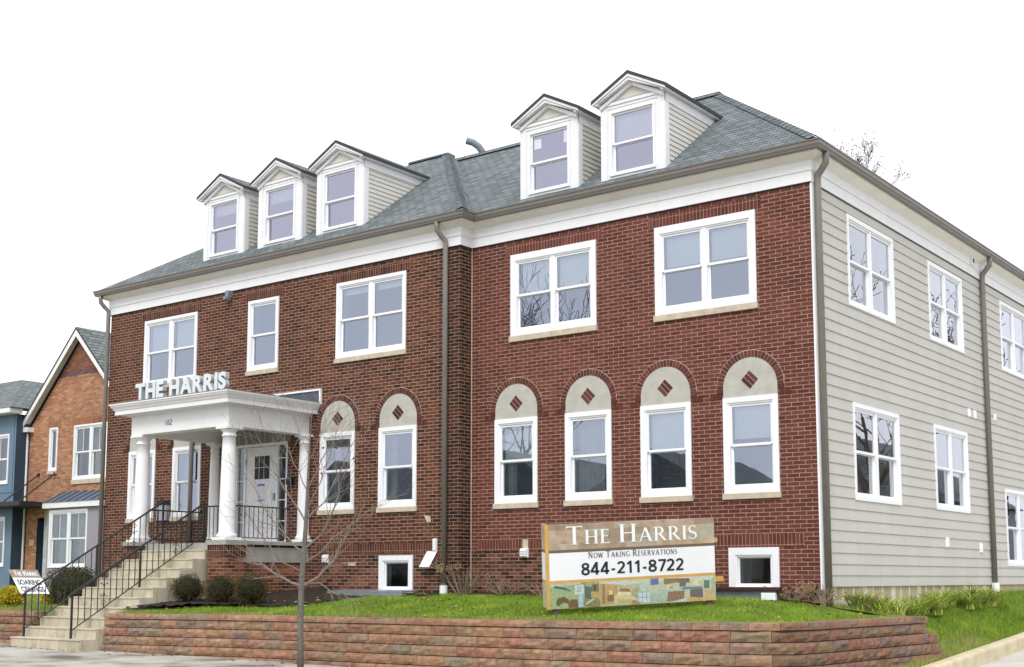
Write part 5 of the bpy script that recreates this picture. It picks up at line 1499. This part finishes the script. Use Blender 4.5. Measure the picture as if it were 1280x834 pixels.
def grass(name, pts, zf, label, hmin=.03, hmax=.07, seed=1, dry=None):
    rg = np.random.default_rng(seed); n = len(pts)
    P = np.array([(x, y, zf(x, y)-.005) for x, y in pts]); h = rg.uniform(hmin, hmax, n); az = rg.uniform(0, 6.283, n); ln_ = rg.uniform(.1, .8, n)*h
    w = rg.uniform(.003, .006, n); a2 = rg.uniform(0, 6.283, n)
    base1 = P+np.stack([np.cos(a2)*w, np.sin(a2)*w, 0*w], 1); base2 = P-np.stack([np.cos(a2)*w, np.sin(a2)*w, 0*w], 1)
    tip = P+np.stack([np.cos(az)*ln_, np.sin(az)*ln_, h], 1)
    V = np.stack([base1, base2, tip], 1).reshape(-1, 3); F = np.arange(3*n).reshape(-1, 3)
    g = rg.uniform(0, 1, n)[:, None]
    c = (1-g)*np.array([.10, .185, .014])+g*np.array([.265, .385, .045])
    pn = np.array([noise.noise(Vector((x*1.6, y*1.6, seed)))+.5*noise.noise(Vector((x*6, y*6, seed))) for x, y in pts])[:, None]
    c = c*(1+.35*pn)+np.maximum(0, pn-.25)*np.array([.25, .16, .03]); h = h*(1+.5*pn[:, 0]); V = None
    tip = P+np.stack([np.cos(az)*ln_, np.sin(az)*ln_, h], 1); V = np.stack([base1, base2, tip], 1).reshape(-1, 3)
    if dry is not None:
        dm_ = np.array([dry(x, y) for x, y in pts])[:, None]*(rg.uniform(0, 1, n)[:, None] > .35); c = c*(1-dm_)+dm_*np.array([.38, .33, .14])
    C = np.repeat(c, 3, 0)
    o = fast_mesh(name, V, F, C, M['leaf'], 'stuff'); o['label'] = label; o['category'] = 'grass'; return o
rg = random.Random(21)
def mulch_in(x, y):   # bed against the porch and wing, narrow bed along the right section
    if -10.15 < x < -7.95 and y > -1.0: return False
    if -11.85 < x < -7.4:
        lim = -4.30+(x+11.85)*.44+.12*math.sin(x*2.3) if x < -8.6 else -.95
        return y > min(lim, -.80)
    return y > -.45 and x > -7.4 and not(-2.4 < x < -.3)
pts = []
while len(pts) < 95000:
    x = rg.uniform(-11.8, 1.65); yw = wall_y(x)+.10; y = rg.uniform(yw, (.26 if x > .05 else -.02) if x > -7.1 else -.38)
    if x > side_x(y)-.12: continue
    if mulch_in(x, y): continue
    pts.append((x, y))
grass('front_grass', pts, lawn_z, 'bright green clipped grass of the front lawn above the block wall', seed=2,
      dry=lambda x, y: max(0, .7*math.exp(-((y-wall_y(x)-.25)/.22)**2)*(.5+.5*math.sin(x*2.1+1))) + .15*(math.sin(x*3)*math.sin(y*4) > .7))
pts = []
while len(pts) < 60000:
    y = rg.uniform(-4.6, 16); xk = kerb_x(y)-.1; x = rg.uniform(0.02 if y > .05 else 1.36+(y+3.7)*.093+.06, xk)
    if y > 0 and x < .03: continue
    if x > xk: continue
    if y > 8 and rg.random() < .5: continue
    pts.append((x, y))
grass('side_grass', pts, side_z, 'green grass bank between the grey siding and the driveway kerb', .04, .11, seed=3,
      dry=lambda x, y: min(1, .9*math.exp(-((y+.8)/1.1)**2)+ .8*math.exp(-((kerb_x(y)-x-.25)/.25)**2)*(y < 3.5)))
pts = []
while len(pts) < 30000:
    x = rg.uniform(-24, -14.1); y = rg.uniform(wall_y(x)+.12, 1.8); pts.append((x, y))
grass('left_grass', pts, left_z, 'yellowish grass of the neighbouring lawn left of the steps', .03, .07, seed=4, dry=lambda x, y: .6)

# mulch bed
mb = MB(); idx = {}; nx, ny = 90, 30
for i in range(nx+1):
    for j in range(ny+1):
        x = lerp(-11.82, -7.3, i/nx); y = lerp(-4.35, -.37, j/ny)
        idx[i, j] = (x, y)
def mh(x, y): return lawn_z(x, y)+.03+.055*max(0, min(1, (-9.4-x)/1.2))+.03*noise.noise(Vector((x*9, y*9, 0)))+.02*noise.noise(Vector((x*30, y*30, 3)))
for i in range(nx):
    for j in range(ny):
        q = [idx[i, j], idx[i+1, j], idx[i+1, j+1], idx[i, j+1]]
        if all(mulch_in(*p) and not (p[0] < -11.15 and p[1] > -2.6) for p in q): mb.face([(x, y, mh(x, y)) for x, y in q])
for i in range(70):
    x0_, x1_ = lerp(-7.08, -.3, i/70), lerp(-7.08, -.3, (i+1)/70)
    mb.face([(x0_, -.45, mh(x0_, -.45)), (x1_, -.45, mh(x1_, -.45)), (x1_, -.0, mh(x1_, 0)), (x0_, -.0, mh(x0_, 0))])
tag(mb.build('mulch_bed', M['mulch'], None, recalc=False), 'dark bark mulch along the foot of the brick walls', 'mulch', kind='stuff')
# mulch chips
V, F, C = [], [], []; r2 = random.Random(8)
for k in range(9000):
    x = r2.uniform(-11.8, -.4); y = r2.uniform(-4.3, -.05 if x > -7.1 else -.4)
    if not mulch_in(x, y) or (x < -11.15 and y > -2.6): continue
    z = mh(x, y)+.012; a = r2.uniform(0, 6.28); l = r2.uniform(.012, .035); w = .006
    d = Vector((math.cos(a)*l, math.sin(a)*l, r2.uniform(-.3, .6)*l)); s_ = Vector((-math.sin(a)*w, math.cos(a)*w, r2.uniform(-.3, .3)*w)); p = Vector((x, y, z)); b = len(V)
    V += [p-d-s_, p+d, p-d+s_]; F.append((b, b+1, b+2)); c = r2.choice(((.035, .024, .018), (.055, .038, .028), (.02, .015, .012))); C += [c]*3
o = fast_mesh('mulch_chips', [tuple(v) for v in V], F, np.array(C), M['leaf'], 'stuff'); o['label'] = 'loose wood chips scattered over the mulch bed'; o['category'] = 'mulch'

V, F, C = [], [], []; r2 = random.Random(18)
for k in range(520):
    if k % 3: x = r2.uniform(-11, 1.2); y = r2.uniform(wall_y(x)+.1, -.5); z = lawn_z(x, y)+.05
    else: x = r2.uniform(-16, 1.5); y = wall_y(x)-.12-abs(r2.gauss(0, .35)); y = min(y, -5.4) if x < -11.8 else y; z = pave_z(x)+.012
    a = r2.uniform(0, 6.28); l = r2.uniform(.02, .04); d = Vector((math.cos(a)*l, math.sin(a)*l, r2.uniform(-.3, .3)*l)); q = Vector((-math.sin(a)*l*.6, math.cos(a)*l*.6, .008)); p = Vector((x, y, z)); b = len(V)
    V += [p-d, p+q, p+d, p-q]; F += [(b, b+1, b+2), (b, b+2, b+3)]; c = r2.choice(((.30, .17, .07), (.22, .11, .05), (.38, .26, .12))); C += [c]*4
o = fast_mesh('fallen_leaves', [tuple(v) for v in V], F, np.array(C), M['leaf'], 'stuff'); o['label'] = 'scattered dry brown leaves on the lawn and pavement edge'; o['category'] = 'leaves'
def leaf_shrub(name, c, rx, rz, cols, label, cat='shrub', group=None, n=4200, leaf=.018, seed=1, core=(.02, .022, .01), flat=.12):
    rg = np.random.default_rng(seed); root = empty(name, c, label, cat, group)
    d = rg.normal(size=(n, 3)); d /= np.linalg.norm(d, axis=1)[:, None]
    r = 1-rg.normal(.06, .10, n); bump_ = np.array([noise.noise(Vector(q)*2.3+Vector((seed, 0, 0))) for q in d]); r *= 1+.24*bump_
    P = np.array([c[0], c[1], c[2]+rz*.95])+d*r[:, None]*np.array([rx, rx, rz])
    P[:, 2] = np.maximum(P[:, 2], c[2]+.02)
    a = rg.normal(size=(n, 3)); a /= np.linalg.norm(a, axis=1)[:, None]; a = a*.6+d*.7; b = np.cross(a, rg.normal(size=(n, 3))); b /= np.linalg.norm(b, axis=1)[:, None]
    L_ = rg.uniform(.6, 1.5, n)[:, None]*leaf
    V = np.stack([P-b*L_*.4, P+a*L_, P+b*L_*.4], 1).reshape(-1, 3)
    cl = np.array(cols); ci = np.clip((bump_*1.2+rg.normal(.5, .25, n))*len(cols), 0, len(cols)-1).astype(int)
    Cc = np.repeat(cl[ci]*rg.uniform(.7, 1.3, n)[:, None], 3, 0)
    o = fast_mesh('foliage', V-np.array(c), np.arange(3*n).reshape(-1, 3), Cc, M['leaf'], None); o.parent = root
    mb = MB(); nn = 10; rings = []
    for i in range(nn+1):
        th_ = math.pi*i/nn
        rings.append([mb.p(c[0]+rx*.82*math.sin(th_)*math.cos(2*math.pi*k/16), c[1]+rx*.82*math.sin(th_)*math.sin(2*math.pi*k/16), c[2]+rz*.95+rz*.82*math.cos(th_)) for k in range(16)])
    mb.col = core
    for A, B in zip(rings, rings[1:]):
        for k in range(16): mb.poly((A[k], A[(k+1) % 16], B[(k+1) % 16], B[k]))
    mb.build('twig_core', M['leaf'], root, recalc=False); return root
SHC = [(.030, .024, .010), (.045, .042, .012), (.075, .058, .018), (.115, .062, .024), (.05, .06, .016)]
for i, (px, rad) in enumerate(((235, .29), (270, .285), (303, .30))):
    X = atY(px, 754, -3.25)
    leaf_shrub('boxwood_shrub', (X.x, -3.25+.1*i, lawn_z(X.x, -3.2)+.06), rad, rad*.93, SHC,
               ['clipped round brownish green shrub nearest the steps', 'middle one of the three clipped round shrubs by the porch pier', 'clipped round shrub farthest right of the three in the mulch'][i], group='round shrubs below the porch', n=5200, seed=i+1)
for i, (x, y, r_, h_) in enumerate(((-15.2, -3.0, .42, .40), (-16.2, -2.6, .5, .42), (-14.7, -1.6, .45, .48))):
    leaf_shrub('hedge_shrub', (x, y, left_z(x, y)), r_, h_, [(.035, .05, .018), (.06, .075, .025), (.09, .06, .03)],
               ['dark hedge shrub behind the near stair rail, next to the lawn', 'dark hedge shrub left of its twin, beside the yard sign', 'dark hedge shrub closest to the brick wall, behind the railings'][i], group='dark hedge shrubs left of the steps', n=3500, leaf=.03, seed=30+i)
for i, (px, py, D_s, r_) in enumerate(((12, 748, 27.5, .27), (64, 744, 28, .20))):
    X = atD(px, py, D_s)
    leaf_shrub('yellow_shrub', (X.x, X.y, left_z(X.x, X.y)), r_, r_*.8, [(.55, .42, .02), (.65, .52, .04), (.40, .36, .03)],
               ['bright yellow low shrub left of the yard sign', 'bright yellow low shrub right of the yard sign'][i], n=2600, leaf=.035, seed=50+i, core=(.2, .15, .01))
# potted mums by the steps: small warm clump
X = atD(120, 704, 25.0)
leaf_shrub('flower_clump', (-14.45, -1.2, .1), .16, .20, [(.45, .22, .02), (.25, .12, .03), (.12, .10, .03)], 'small amber flower clump beside the far railing and the brick wall', 'plant', n=500, leaf=.03, seed=70)

# daylily clumps along the siding
DG = 'strappy daylily clumps along the grey siding'
r3 = random.Random(12)
yy = .45; k = 0
while yy < 7.4:
    c = Vector((r3.uniform(.30, .6), yy, 0)); c.z = side_z(c.x, c.y)+.02
    mb = MB(); nb = 150
    for b in range(nb):
        az = r3.uniform(0, 6.283); ln_ = r3.uniform(.7, 1.4); h_ = r3.uniform(.32, .54)
        p = c+Vector((r3.uniform(-.12, .12), r3.uniform(-.16, .16), 0))
        g = r3.random(); col = (.29, .42, .06) if g < .5 else ((.16, .27, .04) if g < .68 else ((.54, .52, .14) if g < .9 else (.46, .34, .13)))
        add_blades(mb, p, h_, r3.uniform(.020, .034), az, ln_, col, 6)
    o = mb.build('daylily_clump', M['leaf'], None, recalc=False, loc=c)
    names = ['nearest the corner downspout', 'farthest back, by the teal footed downspout']
    tag(o, 'arching green and yellowed daylily clump at the foot of the grey siding', 'plant', DG)
    yy += r3.uniform(.38, .5); k += 1
for (x, y) in ((.95, .35), (.75, .75)):
    c = Vector((x, y, lawn_z(min(x, 1.2), 0)-.02)); mb = MB()
    for b in range(110):
        g = r3.random(); col = (.29, .42, .06) if g < .5 else ((.16, .27, .04) if g < .68 else (.54, .52, .14))
        add_blades(mb, c+Vector((r3.uniform(-.2, .2), r3.uniform(-.15, .15), 0)), r3.uniform(.2, .4), r3.uniform(.018, .03), r3.uniform(0, 6.28), r3.uniform(.7, 1.4), col, 6)
    tag(mb.build('daylily_clump', M['leaf'], None, recalc=False, loc=c), 'arching green and yellowed daylily clump at the foot of the grey siding', 'plant', DG)
# dried perennials
def dried(c, n, h, heads, name, label, spread=.35, seed=1, hc=(.42, .28, .17)):
    r4 = random.Random(seed); root = empty(name, c, label, 'plant'); st = MB(); hd = MB()
    for k in range(n):
        az = r4.uniform(0, 6.283); d = Vector((math.cos(az), math.sin(az)*.5, 0))*spread*r4.uniform(.2, 1); hh = h*r4.uniform(.45, 1)
        p0 = Vector(c)+d*.3; p1 = Vector(c)+d*.8+Vector((0, 0, hh*.6)); p2 = Vector(c)+d*1.2+Vector((r4.uniform(-.05, .05), 0, hh))
        st.tube([p0, p1, p2], [.006, .0045, .003], 4)
        for q in range(2):
            e_ = p1+Vector((r4.uniform(-.12, .12), r4.uniform(-.06, .06), r4.uniform(.02, .14))); st.tube([p1, e_], .0025, 3)
        if k < heads:
            for q in range(60):
                v = Vector([r4.gauss(0, 1) for _ in range(3)]).normalized(); R_ = .065
                a = p2+v*R_*r4.uniform(.6, 1); t_ = v.orthogonal().normalized(); b_ = v.cross(t_)
                an = r4.uniform(0, 6.28); t2 = (t_*math.cos(an)+b_*math.sin(an)); s_ = .018
                hd.col = tuple(q_*r4.uniform(.6, 1.3) for q_ in hc)
                hd.face([a-t2*s_, a+v*s_, a+t2*s_])
            hd.build('flower_head', M['leaf'], root, recalc=False); hd = MB()
    st.build('stem', M['drystem'], root, recalc=False)
dried((-7.0, -.35, -.02), 34, .58, 6, 'dried_hydrangea', 'dried tan hydrangea in the inner corner, right of the grey downspout', .6, 5)
dried((-6.1, -.25, -.02), 30, .3, 0, 'dried_shrub', 'low grey leafless shrub against the red brick, left of the banner', .55, 6)
dried((-5.2, -.25, -.02), 24, .25, 0, 'dried_shrub', 'low grey leafless shrub nearest the banner sign', .45, 7)
dried((.15, -.35, -.1), 26, .30, 6, 'dried_perennial', 'dried brown perennial at the right corner of the brickwork', .5, 8, (.36, .24, .13))
dried((-.30, -.45, -.05), 18, .18, 5, 'dried_perennial', 'dried brown perennial between the well cover and the house corner', .4, 9, (.40, .27, .16))
dried((.5, .35, -.2), 16, .30, 2, 'dried_perennial', 'dried tan stalks in front of the pale foundation blocks', .3, 10, (.45, .34, .18))

# ---------------------------------------------------------------- trees
def tree_mesh(mb, p, d, L_, r, depth, rg, up=.25, split=3, bend=.28, minr=.0022, tips=None, lenf=.68):
    """recursive tapering limb"""
    n = 5; pts = [p]; rad = [r]; dd = d.normalized(); q = p
    for k in range(n):
        dd = (dd+Vector((rg.gauss(0, bend), rg.gauss(0, bend), rg.gauss(0, bend)+up*.3))*.35).normalized()
        q = q+dd*(L_/n); pts.append(q); rad.append(max(minr, r*(1-.55*(k+1)/n)))
    mb.tube(pts, rad, 6 if r > .01 else 4, cap=False)
    if depth <= 0:
        if tips is not None: tips.append(pts[-1])
        return
    for i in range(split):
        k = rg.randint(2, n) if i else n
        a = Vector((rg.gauss(0, 1), rg.gauss(0, 1), rg.gauss(.25, .7))).normalized()
        nd = (dd*.95+a*.62).normalized()
        tree_mesh(mb, pts[k], nd, L_*lenf*rg.uniform(.75, 1.2), rad[k]*.68, depth-1, rg, up, split, bend, minr, tips, lenf)
# young street tree in front
B0 = atD(375, 834, 18.8); zg = pave_z(B0.x)
def tp(px, py, dz=0): return atD(px, py, 18.8+dz)
T1 = empty('street_tree', (B0.x+.0, B0.y-.1, zg), 'slender leafless young tree rising from the pavement in front of the porch', 'tree')
mb = MB(); base = Vector((B0.x+.02, B0.y, zg-.05))
tr_pts = [base, tp(375, 800), tp(376, 760), tp(377, 732), tp(380, 690), tp(383, 645), tp(385, 600), tp(387, 560), tp(389, 530), tp(391, 505)]
mb.tube(tr_pts, [.052, .047, .044, .047, .038, .028, .020, .013, .007, .004], 10); mb.build('trunk', M['bark'], T1, smooth=True, recalc=False)
mb = MB(); r5 = random.Random(17); tips = []
mains = [([(377, 732), (352, 722), (330, 708), (312, 690), (304, 672)], .024, .5), ([(378, 733), (398, 722), (418, 700), (434, 668), (446, 640)], .026, -.4),
         ([(380, 728), (400, 728), (418, 742), (436, 756)], .012, -.6), ([(380, 692), (360, 672), (338, 648), (318, 612), (304, 590)], .018, .3),
         ([(381, 686), (402, 668), (418, 636), (428, 600), (438, 566)], .022, -.5), ([(383, 650), (404, 628), (420, 596), (438, 560), (452, 535)], .017, .4),
         ([(383, 655), (366, 628), (350, 598), (338, 572), (322, 548)], .016, -.3), ([(385, 612), (396, 590), (408, 565), (420, 545)], .012, .2),
         ([(385, 615), (372, 590), (362, 570), (352, 548)], .011, .5), ([(387, 575), (396, 556), (408, 530), (414, 508)], .008, -.2), ([(387, 570), (378, 548), (372, 530), (364, 508)], .007, .3),
         ([(379, 705), (400, 690), (430, 660), (460, 640), (480, 628)], .014, .6), ([(378, 715), (350, 700), (325, 668), (306, 640)], .014, -.6),
         ([(384, 640), (400, 602), (412, 570), (424, 528)], .013, .7)]
for pp, r_, dz in mains:
    n = len(pp); P = [tp(x, y, dz*k/(n-1)*1.0) for k, (x, y) in enumerate(pp)]
    Q = []
    for k in range(n-1):
        for t in (0, .5): Q.append(P[k].lerp(P[k+1], t)+Vector([r5.gauss(0, .012) for _ in range(3)])*(k > 0 or t > 0))
    Q.append(P[-1]); m_ = len(Q); R_ = [max(.003, .82*r_*(1-.8*k/(m_-1))) for k in range(m_)]
    mb.tube(Q, R_, 6, cap=False)
    for k in range(2, m_):
        dd = (Q[k]-Q[k-1]).normalized()
        for _ in range(2):
            a = Vector([r5.gauss(0, 1) for _ in range(3)]).normalized(); nd = (dd+a*.75+Vector((0, 0, .15))).normalized()
            tree_mesh(mb, Q[k], nd, r5.uniform(.22, .55), R_[k]*.62, 1, r5, .3, 2, .25, .0021, tips, .6)
mb.build('branches', M['twig'], T1, recalc=False)
mb = MB()
for (px, py) in ((404, 560), (402, 592), (398, 586), (442, 573), (444, 577), (425, 580), (427, 582), (420, 560), (424, 556)):
    c = tp(px, py, .1)
    for q in range(5):
        v = Vector([r5.gauss(0, 1) for _ in range(3)]).normalized(); t_ = v.orthogonal().normalized()*.014
        mb.face([c-t_, c+v*.03, c+t_, c-v*.02])
mb.build('clinging_leaves', M['red_leaf'], T1, recalc=False)
# bare tree behind the roof
def bare_tree(root, base, H_, seed, rad=.25, mat='barkdark', split=4, depth=4, minr=.008, buds=None, spread=.62, trunk=.38, limb=.24):
    rgx = random.Random(seed); mb = MB(); tips = []
    b = Vector(base); top = b+Vector((0, 0, H_*trunk)); mb.tube([b, b.lerp(top, .5)+Vector((.1, .05, 0)), top], [rad, rad*.8, rad*.65], 10); mb.build('trunk', M[mat], root, recalc=False)
    mb = MB()
    for k in range(6):
        a = k*1.047+rgx.uniform(-.3, .3); nd = Vector((math.cos(a)*spread, math.sin(a)*spread, 1)).normalized()
        tree_mesh(mb, top+Vector((0, 0, -rgx.uniform(0, 1))), nd, H_*limb, rad*.42, depth, rgx, .35, split, .3, minr, tips, .74)
    mb.build('crown', M[mat], root, recalc=False)
    if buds:
        mb = MB()
        for p in tips:
            for _ in range(buds):
                v = Vector([rgx.gauss(0, 1) for _ in range(3)]).normalized()*.05; c = p+v*rgx.uniform(.2, 2.5); t_ = v.orthogonal().normalized()*.04
                mb.face([c-t_, c+v, c+t_])
        mb.build('seed_heads', M[mat], root, recalc=False)
X = atD(1046, 215, 46)
T2 = empty('background_tree', (X.x, X.y, -.6), 'leafless crown with small seed heads showing above the eaves at the right', 'tree')
bare_tree(T2, (X.x, X.y, -.6), 16, 4, .2, depth=5, split=3, minr=.005, buds=1, spread=.55, trunk=.80, limb=.078)

# across the street (seen only in the window glass): trees and houses
T4 = empty('bare_tree', (12, 33, -1.3), 'tall leafless tree beyond the driveway', 'tree'); bare_tree(T4, (12, 33, -1.3), 14, 12, .3, depth=5, split=3, minr=.014)
T5 = empty('bare_tree', (-43, -48, -1.5), 'broad leafless tree across the street', 'tree'); bare_tree(T5, (-43, -48, -1.5), 20, 15, .3, depth=5, split=3, minr=.016)
def far_house(x, y, w, d, h, wallm, face, label):
    root = empty('street_house', (x, y, -1.5), label, 'house'); mb = MB(); mb.box(x-w/2, x+w/2, y-d/2, y+d/2, -1.5, h); mb.build('wall', M[wallm], root)
    mb = MB(); mb.prism([(x-w/2-.3, h), (x+w/2+.3, h), (x, h+w*.30)], y-d/2-.3, y+d/2+.3, 1); mb.build('roof', M['shingle_n'], root)
    mb = MB()
    yy_ = y+d/2 if face == 'y' else None
    for zz in (.3, 3.2):
        for u in (-.3, 0, .3):
            if face == 'y':
                mb.box(x+u*w-.5, x+u*w+.5, y+d/2-.02, y+d/2+.05, zz, zz+1.6); 
            else: mb.box(x-w/2-.05, x-w/2+.02, y+u*d-.5, y+u*d+.5, zz, zz+1.6)
    mb.build('window_frame', M['vinyl'], root, split=True)
    mb = MB()
    for zz in (.3, 3.2):
        for u in (-.3, 0, .3):
            for q in (0, .8):
                if face == 'y': mb.box(x+u*w-.42, x+u*w+.42, y+d/2+.04, y+d/2+.06, zz+.08+q, zz+.74+q)
                else: mb.box(x-w/2-.06, x-w/2-.04, y+u*d-.42, y+u*d+.42, zz+.08+q, zz+.74+q)
    mb.build('pane', M['dark'], root, split=True)
far_house(-26, -43, 8, 10, 4.6, 'siding', 'y', 'grey gabled house across the street')
far_house(-37, -45, 9, 10, 5.0, 'brick_orange', 'y', 'brick gabled house across the street')
far_house(-48, -43, 9, 10, 4.8, 'lilac', 'y', 'beige gabled house across the street')
far_house(-14.5, -46, 8, 10, 4.6, 'dsiding', 'y', 'cream gabled house across the street')
far_house(16, 42, 12, 9, 3.6, 'lilac', 'x', 'grey house beyond the driveway')
